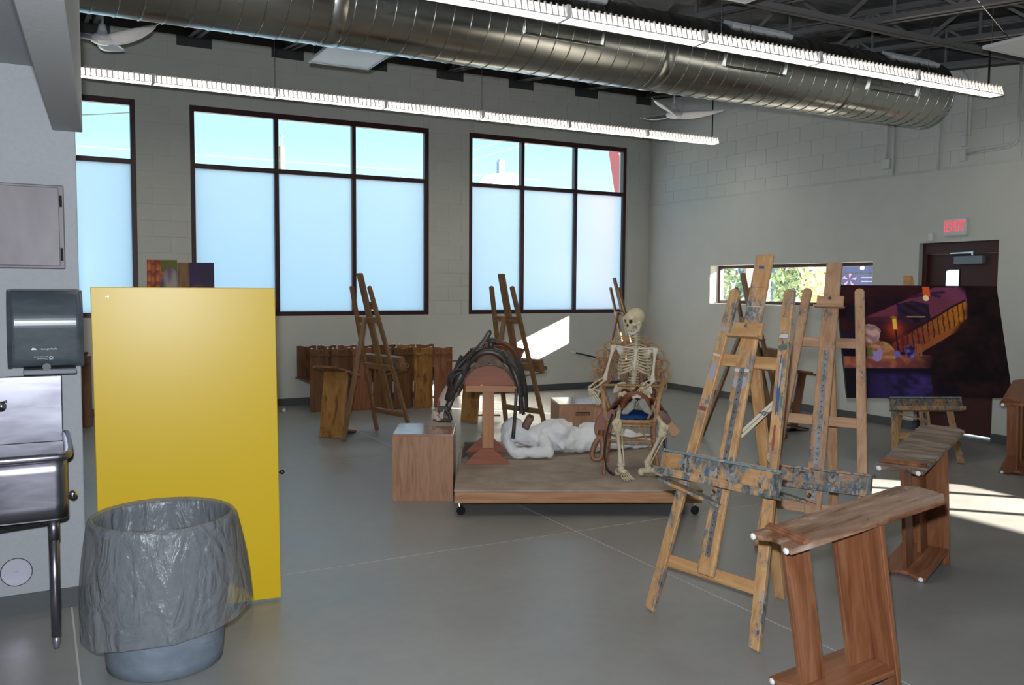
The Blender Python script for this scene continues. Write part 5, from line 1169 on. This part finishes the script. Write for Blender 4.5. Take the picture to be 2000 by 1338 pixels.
# ================================================================== seated skeleton
J = {'head': (4.273, 5.825, 1.361), 'c7': (4.323, 5.854, 1.183), 'shL': (4.133, 5.909, 1.159), 'shR': (4.409, 5.713, 1.140), 'elL': (4.030, 5.878, .907), 'elR': (4.326, 5.638, .904), 'wrL': (3.853, 5.832, .837), 'haL': (3.883, 5.751, .730),
     'wrR': (4.229, 5.630, .856), 'pel': (4.287, 5.845, .793), 'hipL': (4.137, 5.790, .782), 'hipR': (4.295, 5.665, .786), 'knL': (3.901, 5.515, .599), 'knR': (4.193, 5.309, .569), 'anL': (3.918, 5.483, .286), 'anR': (4.110, 5.403, .303)}
J = {k: Vector(v) for k, v in J.items()}
SO = Vector((4.10, 5.60, PZ))
t = thing('skeleton', 'life-size model skeleton sitting in the wicker chair on the platform', 'skeleton', tuple(SO))
def bone(nm, mb, mat='bone', parent=None, **k): return mb.o(nm, mat, parent or t, smooth=True, off=SO, **k)
fwd = -Vector((math.sin(math.radians(36.4)), math.cos(math.radians(36.4)), 0)); rgt = Vector((-fwd.y, fwd.x, 0))*1.0
rgt = Vector((math.cos(math.radians(36.4)), -math.sin(math.radians(36.4)), 0))
upv_ = (J['c7']-J['pel']).normalized(); tf = (fwd-upv_*fwd.dot(upv_)).normalized(); tr = rgt
def longbone(nm, a, b, r, ea, eb, mat='bone'):
    a, b = Vector(a), Vector(b); mb = MB(); ts = [0, .04, .09, .16, .3, .5, .7, .84, .91, .96, 1]; rs = [ea*.6, ea, ea*.92, r*1.25, r, r*.95, r, r*1.3, eb*.92, eb, eb*.6]
    mb.tube([a.lerp(b, q) for q in ts], [x for x in rs], 12); d = (b-a).normalized(); s = d.cross(fwd).normalized()
    mb.ell(a+s*ea*.35, ea*.75, 10, 8).ell(a-s*ea*.35, ea*.75, 10, 8).ell(b+s*eb*.45, eb*.78, 10, 8).ell(b-s*eb*.45, eb*.78, 10, 8)
    return bone(nm, mb, mat)
# spine
spine = chaikin([J['pel']+Vector((0, 0, .03)), J['pel'].lerp(J['c7'], .3)+tf*.03, J['pel'].lerp(J['c7'], .65)-tf*.03, J['c7'], J['c7'].lerp(J['head'], .50)+tf*.012, J['c7'].lerp(J['head'], .80)+tf*.005], 3)
def along(p, q):
    L = [0]
    for a, b in zip(p, p[1:]): L.append(L[-1]+(b-a).length)
    s = q*L[-1]
    for i in range(len(p)-1):
        if L[i+1] >= s: return p[i].lerp(p[i+1], (s-L[i])/(L[i+1]-L[i]))
    return p[-1]
NV = 25
for k in range(NV):
    q = k/(NV-1); c = along(spine, q); d = (along(spine, min(1, q+.02))-along(spine, max(0, q-.02))).normalized(); r = .026-.012*q
    R = Matrix((tr, d.cross(tr).normalized(), d)).transposed(); yb_ = R @ Vector((0, 1, 0)); sg = -1 if yb_.dot(tf) > 0 else 1
    mb = MB().lathe([(0, -.010), (r, -.010), (r*.86, 0), (r, .010), (0, .010)], 14, c, R, cap=False)
    mb.bar(c-tr*(r+.016), c+tr*(r+.016), .008, .008).bar(c-tf*r*.6, c-tf*(r+.022)-d*.006, .006, .012)
    bone('vertebra', mb)
# ribs and breastbone
st_t, st_b = J['c7']+tf*.075-upv_*.035, J['c7']+tf*.120-upv_*.185
mb = MB(); pts = [st_t+(st_b-st_t)*q for q in (0, .12, .25, .6, .85, 1, 1.18)]; ws = [.020, .021, .012, .012, .014, .010, .003]
for p, w_ in zip(pts, ws): mb.v += [p-tr*w_-tf*.004, p+tr*w_-tf*.004, p+tr*w_+tf*.005, p-tr*w_+tf*.005]
mb.f = [(4*i+j, 4*i+(j+1) % 4, 4*i+4+(j+1) % 4, 4*i+4+j) for i in range(6) for j in range(4)]+[(0, 3, 2, 1), (24, 25, 26, 27)]
bone('sternum', mb, 'bonew')
for k in range(11):
    q = k/10; v0 = along(spine, .715-.40*q); wd_ = .052+.074*math.sin(min(1, .12+q*1.15)*pi*.62); dp = .085+.04*math.sin(q*pi*.8)
    drop = .040+.075*q; fl_ = k >= 9
    end = st_t.lerp(st_b, min(1, q*1.22+.02))+tf*.0
    for s in (-1, 1):
        p = []
        amax = pi*(.97 if not fl_ else .55)
        for i in range(15):
            a = amax*i/14; lat = math.sin(a)*wd_+.018*(1-i/14); fw_ = -.035+(1-math.cos(a))*dp*.62; w2 = i/14
            c = v0+tr*s*lat+tf*fw_-upv_*drop*(math.sin(a*.5)**1.2)
            if not fl_ and i > 9: c = c.lerp(end+tr*s*.016, ((i-9)/5)**1.1)
            p.append(c)
        bone('rib', MB().tube(p, [.0048]+[.0056]*9+[.0062]*5, 7), 'bone')
# shoulder girdle
for s, sh in ((-1, J['shL']), (1, J['shR'])):
    bone('clavicle', MB().tube(chaikin([st_t+tr*s*.018, st_t.lerp(sh, .4)+tf*.03, st_t.lerp(sh, .75)+upv_*.012, sh+upv_*.014], 2), .0065, 8), 'bonew')
    a = sh-tr*s*.02; mb = MB().add([a, a-tr*s*.085-tf*.075+upv_*.012, a-tr*s*.075-tf*.09-upv_*.11, a-tr*s*.02-tf*.05-upv_*.045], [(0, 1, 2, 3)])
    bone('scapula', mb, 'bonew', solid=.006)
# arms
longbone('humerus', J['shL'], J['elL'], .0115, .024, .020, 'bonew'); longbone('humerus', J['shR'], J['elR'], .0115, .024, .021, 'bonew')
for e_, w_ in ((J['elL'], J['wrL']), (J['elR'], J['wrR'])):
    d = (w_-e_).normalized(); s = d.cross(fwd).normalized()*.013
    bone('radius', MB().tube([e_+s, e_.lerp(w_, .1)+s, e_.lerp(w_, .5)+s*1.5, e_.lerp(w_, .9)+s, w_+s], [.010, .007, .006, .009, .011], 8)); bone('ulna', MB().tube([e_-s-d*.012, e_.lerp(w_, .1)-s, e_.lerp(w_, .5)-s*1.3, e_.lerp(w_, .9)-s, w_-s], [.012, .010, .006, .006, .007], 8))
def hand(w_, d, side):
    d = d.normalized(); s = d.cross(fwd).normalized(); nrm_ = s.cross(d).normalized(); hp = bone('hand', MB().ell(w_+d*.012, (.02, .02, .016), 10, 8).ell(w_+d*.022+s*.012, .010, 8, 6).ell(w_+d*.022-s*.012, .010, 8, 6))
    for k in range(4):
        o = s*(k-1.5)*.017; l = (.060, .066, .062, .052)[k]; p0 = w_+d*.028+o*.7; p1 = p0+d*l+o*.35; p2 = p1+(d*.9+nrm_*.25*side).normalized()*l*.62; p3 = p2+(d*.7+nrm_*.6*side).normalized()*l*.42; p4 = p3+(d*.45+nrm_*.8*side).normalized()*l*.32
        bone('finger', MB().tube([p0, p0.lerp(p1, .5), p1, p1.lerp(p2, .5), p2, p2.lerp(p3, .5), p3, p4], [.0058, .0038, .0062, .0038, .0052, .0034, .0044, .003], 7), 'bone', hp)
    p0 = w_+d*.018-s*.022; p1 = p0+(d*.7-s*.7)*.045; p2 = p1+(d*.9-s*.4)*.032; p3 = p2+d*.024
    bone('thumb', MB().tube([p0, p0.lerp(p1, .5), p1, p1.lerp(p2, .5), p2, p3], [.006, .0045, .0066, .004, .0055, .0035], 7), 'bone', hp)
hand(J['wrL'], J['haL']-J['wrL'], 1); hand(J['wrR'], Vector((-.09, -.02, -.10)), -1)
# pelvis
P0 = J['pel']
bone('sacrum', MB().prism([(-.045, .05), (.045, .05), (.03, -.03), (0, -.075), (-.03, -.03)], Matrix((tr, upv_, tf)).transposed().to_4x4(), .022), 'bonew')
sc = t.children[-1]; sc.location = P0-SO+upv_*.02-tf*.02; sc.data.transform(Matrix.Translation(SO))
for s, hp_ in ((-1, J['hipL']), (1, J['hipR'])):
    def wing(u, v):
        a = -.5+u*2.3; r = .030+.060*v
        c = P0+tr*s*(.05+.02)+upv_*.005
        return c+tr*s*(r*math.sin(a)*.75+.018*v)+upv_*(r*math.cos(a)*.82)+tf*(.055*v*math.sin(a)+.02*u)
    bone('hip_bone', MB().grid(wing, 14, 6), 'bonew', solid=.010)
    bone('hip_socket', MB().tube(chaikin([P0+tr*s*.09-upv_*.02, P0+tr*s*.075-upv_*.075+tf*.03, P0+tr*s*.02-upv_*.06+tf*.085], 2), .013, 8).tube(chaikin([P0+tr*s*.075-upv_*.055, P0+tr*s*.065-upv_*.115, P0+tr*s*.025-upv_*.075+tf*.075], 2), .011, 8), 'bonew')
    bone('femur_head', MB().ell(hp_.lerp(P0, .25), .023, 12, 8).tube([hp_.lerp(P0, .25), hp_], .015, 8))
longbone('femur', J['hipL'], J['knL'], .0165, .028, .034); longbone('femur', J['hipR'], J['knR'], .0165, .028, .034)
for kn, an in ((J['knL'], J['anL']), (J['knR'], J['anR'])):
    d = (an-kn).normalized(); s = d.cross(fwd).normalized()
    longbone('tibia', kn+d*.028, an, .0135, .034, .022); bone('fibula', MB().tube([kn+d*.045-s*.034, kn.lerp(an, .3)-s*.03, kn.lerp(an, .8)-s*.027, an-s*.026+d*.01], [.010, .005, .005, .010], 8)); bone('patella', MB().ell(kn+fwd*.036+Vector((0, 0, .012)), (.018, .012, .02), 10, 8))
def foot(an, d):
    d = Vector((d[0], d[1], 0)).normalized(); s = Vector((d.y, -d.x, 0)); z0 = PZ+.004; b0_ = Vector((an.x, an.y, z0))
    mb = MB().ell(b0_-d*.045+Vector((0, 0, .030)), (.026, .026, .030), 12, 8).ell(b0_+d*.01+Vector((0, 0, .062)), (.026, .026, .026), 12, 8).ell(b0_+d*.05+Vector((0, 0, .050)), (.030, .030, .020), 12, 8).tube([b0_-d*.04+Vector((0, 0, .04)), b0_+d*.05+Vector((0, 0, .05))], .022, 8).tube([an, b0_+Vector((0, 0, .06))], .020, 8)
    fp = bone('foot', mb)
    for k in range(5):
        o = s*(k-2)*.0165; l = (.058, .064, .062, .058, .052)[k]; p0 = b0_+d*.065+o*.75+Vector((0, 0, .046-.004*k)); p1 = p0+d*l+o*.4-Vector((0, 0, .030-.003*k)); p2 = p1+d*.024-Vector((0, 0, .002)); p3 = p2+d*.016-Vector((0, 0, .004))
        bone('toe', MB().tube([p0, p0.lerp(p1, .5), p1, p1.lerp(p2, .5), p2, p3], [.0075, .0046, .0082, .0048, .006, .004], 7), 'bone', fp)
foot(J['anL'], (-.10, -.55)); foot(J['anR'], (.42, -.38))
# skull: face turned to the picture's left of the camera
Hc = J['head']+Vector((0, 0, .025)); hf = (fwd*.80-rgt*.60-Vector((0, 0, .16))).normalized(); hs = Vector((-hf.y, hf.x, 0)).normalized(); hu = hs.cross(hf)*1.0
if hu.z < 0: hu = -hu
if hs.dot(rgt) < 0: hs = -hs
HM = Matrix((hs, hf, hu)).transposed()
hp = lambda x, y, z: Hc+HM @ Vector((x, y, z))
mb = MB().ell(hp(0, -.022, .020), (.069, .088, .070), 20, 14, HM).ell(hp(0, .045, .022), (.056, .045, .045), 16, 10, HM).ell(hp(0, .060, -.030), (.040, .032, .040), 14, 10, HM).ell(hp(0, .066, -.058), (.030, .026, .018), 12, 8, HM)
for s in (-1, 1):
    mb.ell(hp(s*.042, .052, -.030), (.019, .026, .013), 10, 8, HM).tube([hp(s*.050, .045, -.030), hp(s*.063, .0, -.022)], .0075, 8).ell(hp(s*.033, .074, .022), (.024, .016, .009), 10, 6, HM).ell(hp(s*.050, -.01, -.045), (.014, .02, .022), 10, 8, HM)
mb.tube([hp(0, .086, .010), hp(0, .096, -.010)], .008, 8)
skl = remesh(bone('skull', mb, 'bone'), .0045, 2)
def carve(ob, cutter):      # sink hollows into the shell for good
    md = ob.modifiers.new('cut', 'BOOLEAN'); md.operation = 'DIFFERENCE'; md.object = cutter; md.solver = 'EXACT'
    try: md.material_mode = 'TRANSFER'
    except Exception: pass
    dg = bpy.context.evaluated_depsgraph_get(); dg.update(); me = bpy.data.meshes.new_from_object(ob.evaluated_get(dg)); ob.modifiers.clear(); ob.data = me
    for p in me.polygons: p.use_smooth = True
    bpy.data.objects.remove(cutter)
mb = MB()
for x, y, z, r in ((-.030, .088, -.003, (.0185, .022, .0165)), (.030, .088, -.003, (.0185, .022, .0165)), (0, .094, -.031, (.0115, .016, .0135))): mb.ell(hp(x, y, z), r, 16, 12, HM)
for s in (-1, 1): mb.ell(hp(s*.058, .036, -.050), (.012, .018, .010), 12, 8, HM)
carve(skl, bone('cutter', mb, 'cavity'))
mb = MB().tube(chaikin([hp(-.050, .008, -.040), hp(-.047, .012, -.082), hp(-.032, .058, -.102), hp(0, .078, -.105), hp(.032, .058, -.102), hp(.047, .012, -.082), hp(.050, .008, -.040)], 2), .0140, 10)
mb.ell(hp(0, .076, -.098), (.026, .014, .018), 12, 8, HM)
for s in (-1, 1): mb.ell(hp(s*.047, .010, -.062), (.008, .019, .034), 12, 8, HM).ell(hp(s*.043, .034, -.086), (.010, .026, .016), 10, 8, HM)
jw = remesh(bone('jaw', mb, 'bonew'), .004, 2)
mb = MB()
for row, z in ((0, -.068), (1, -.081)):
    for k in range(9):
        a = (k-4)/4*1.15; mb.box(hp(.034*math.sin(a), .052+.036*math.cos(a), z), (.0068, .006, .013), HM @ Matrix.Rotation(-a, 3, 'Z'))
bone('tooth_row', mb, 'bonew', jw, kind='stuff')
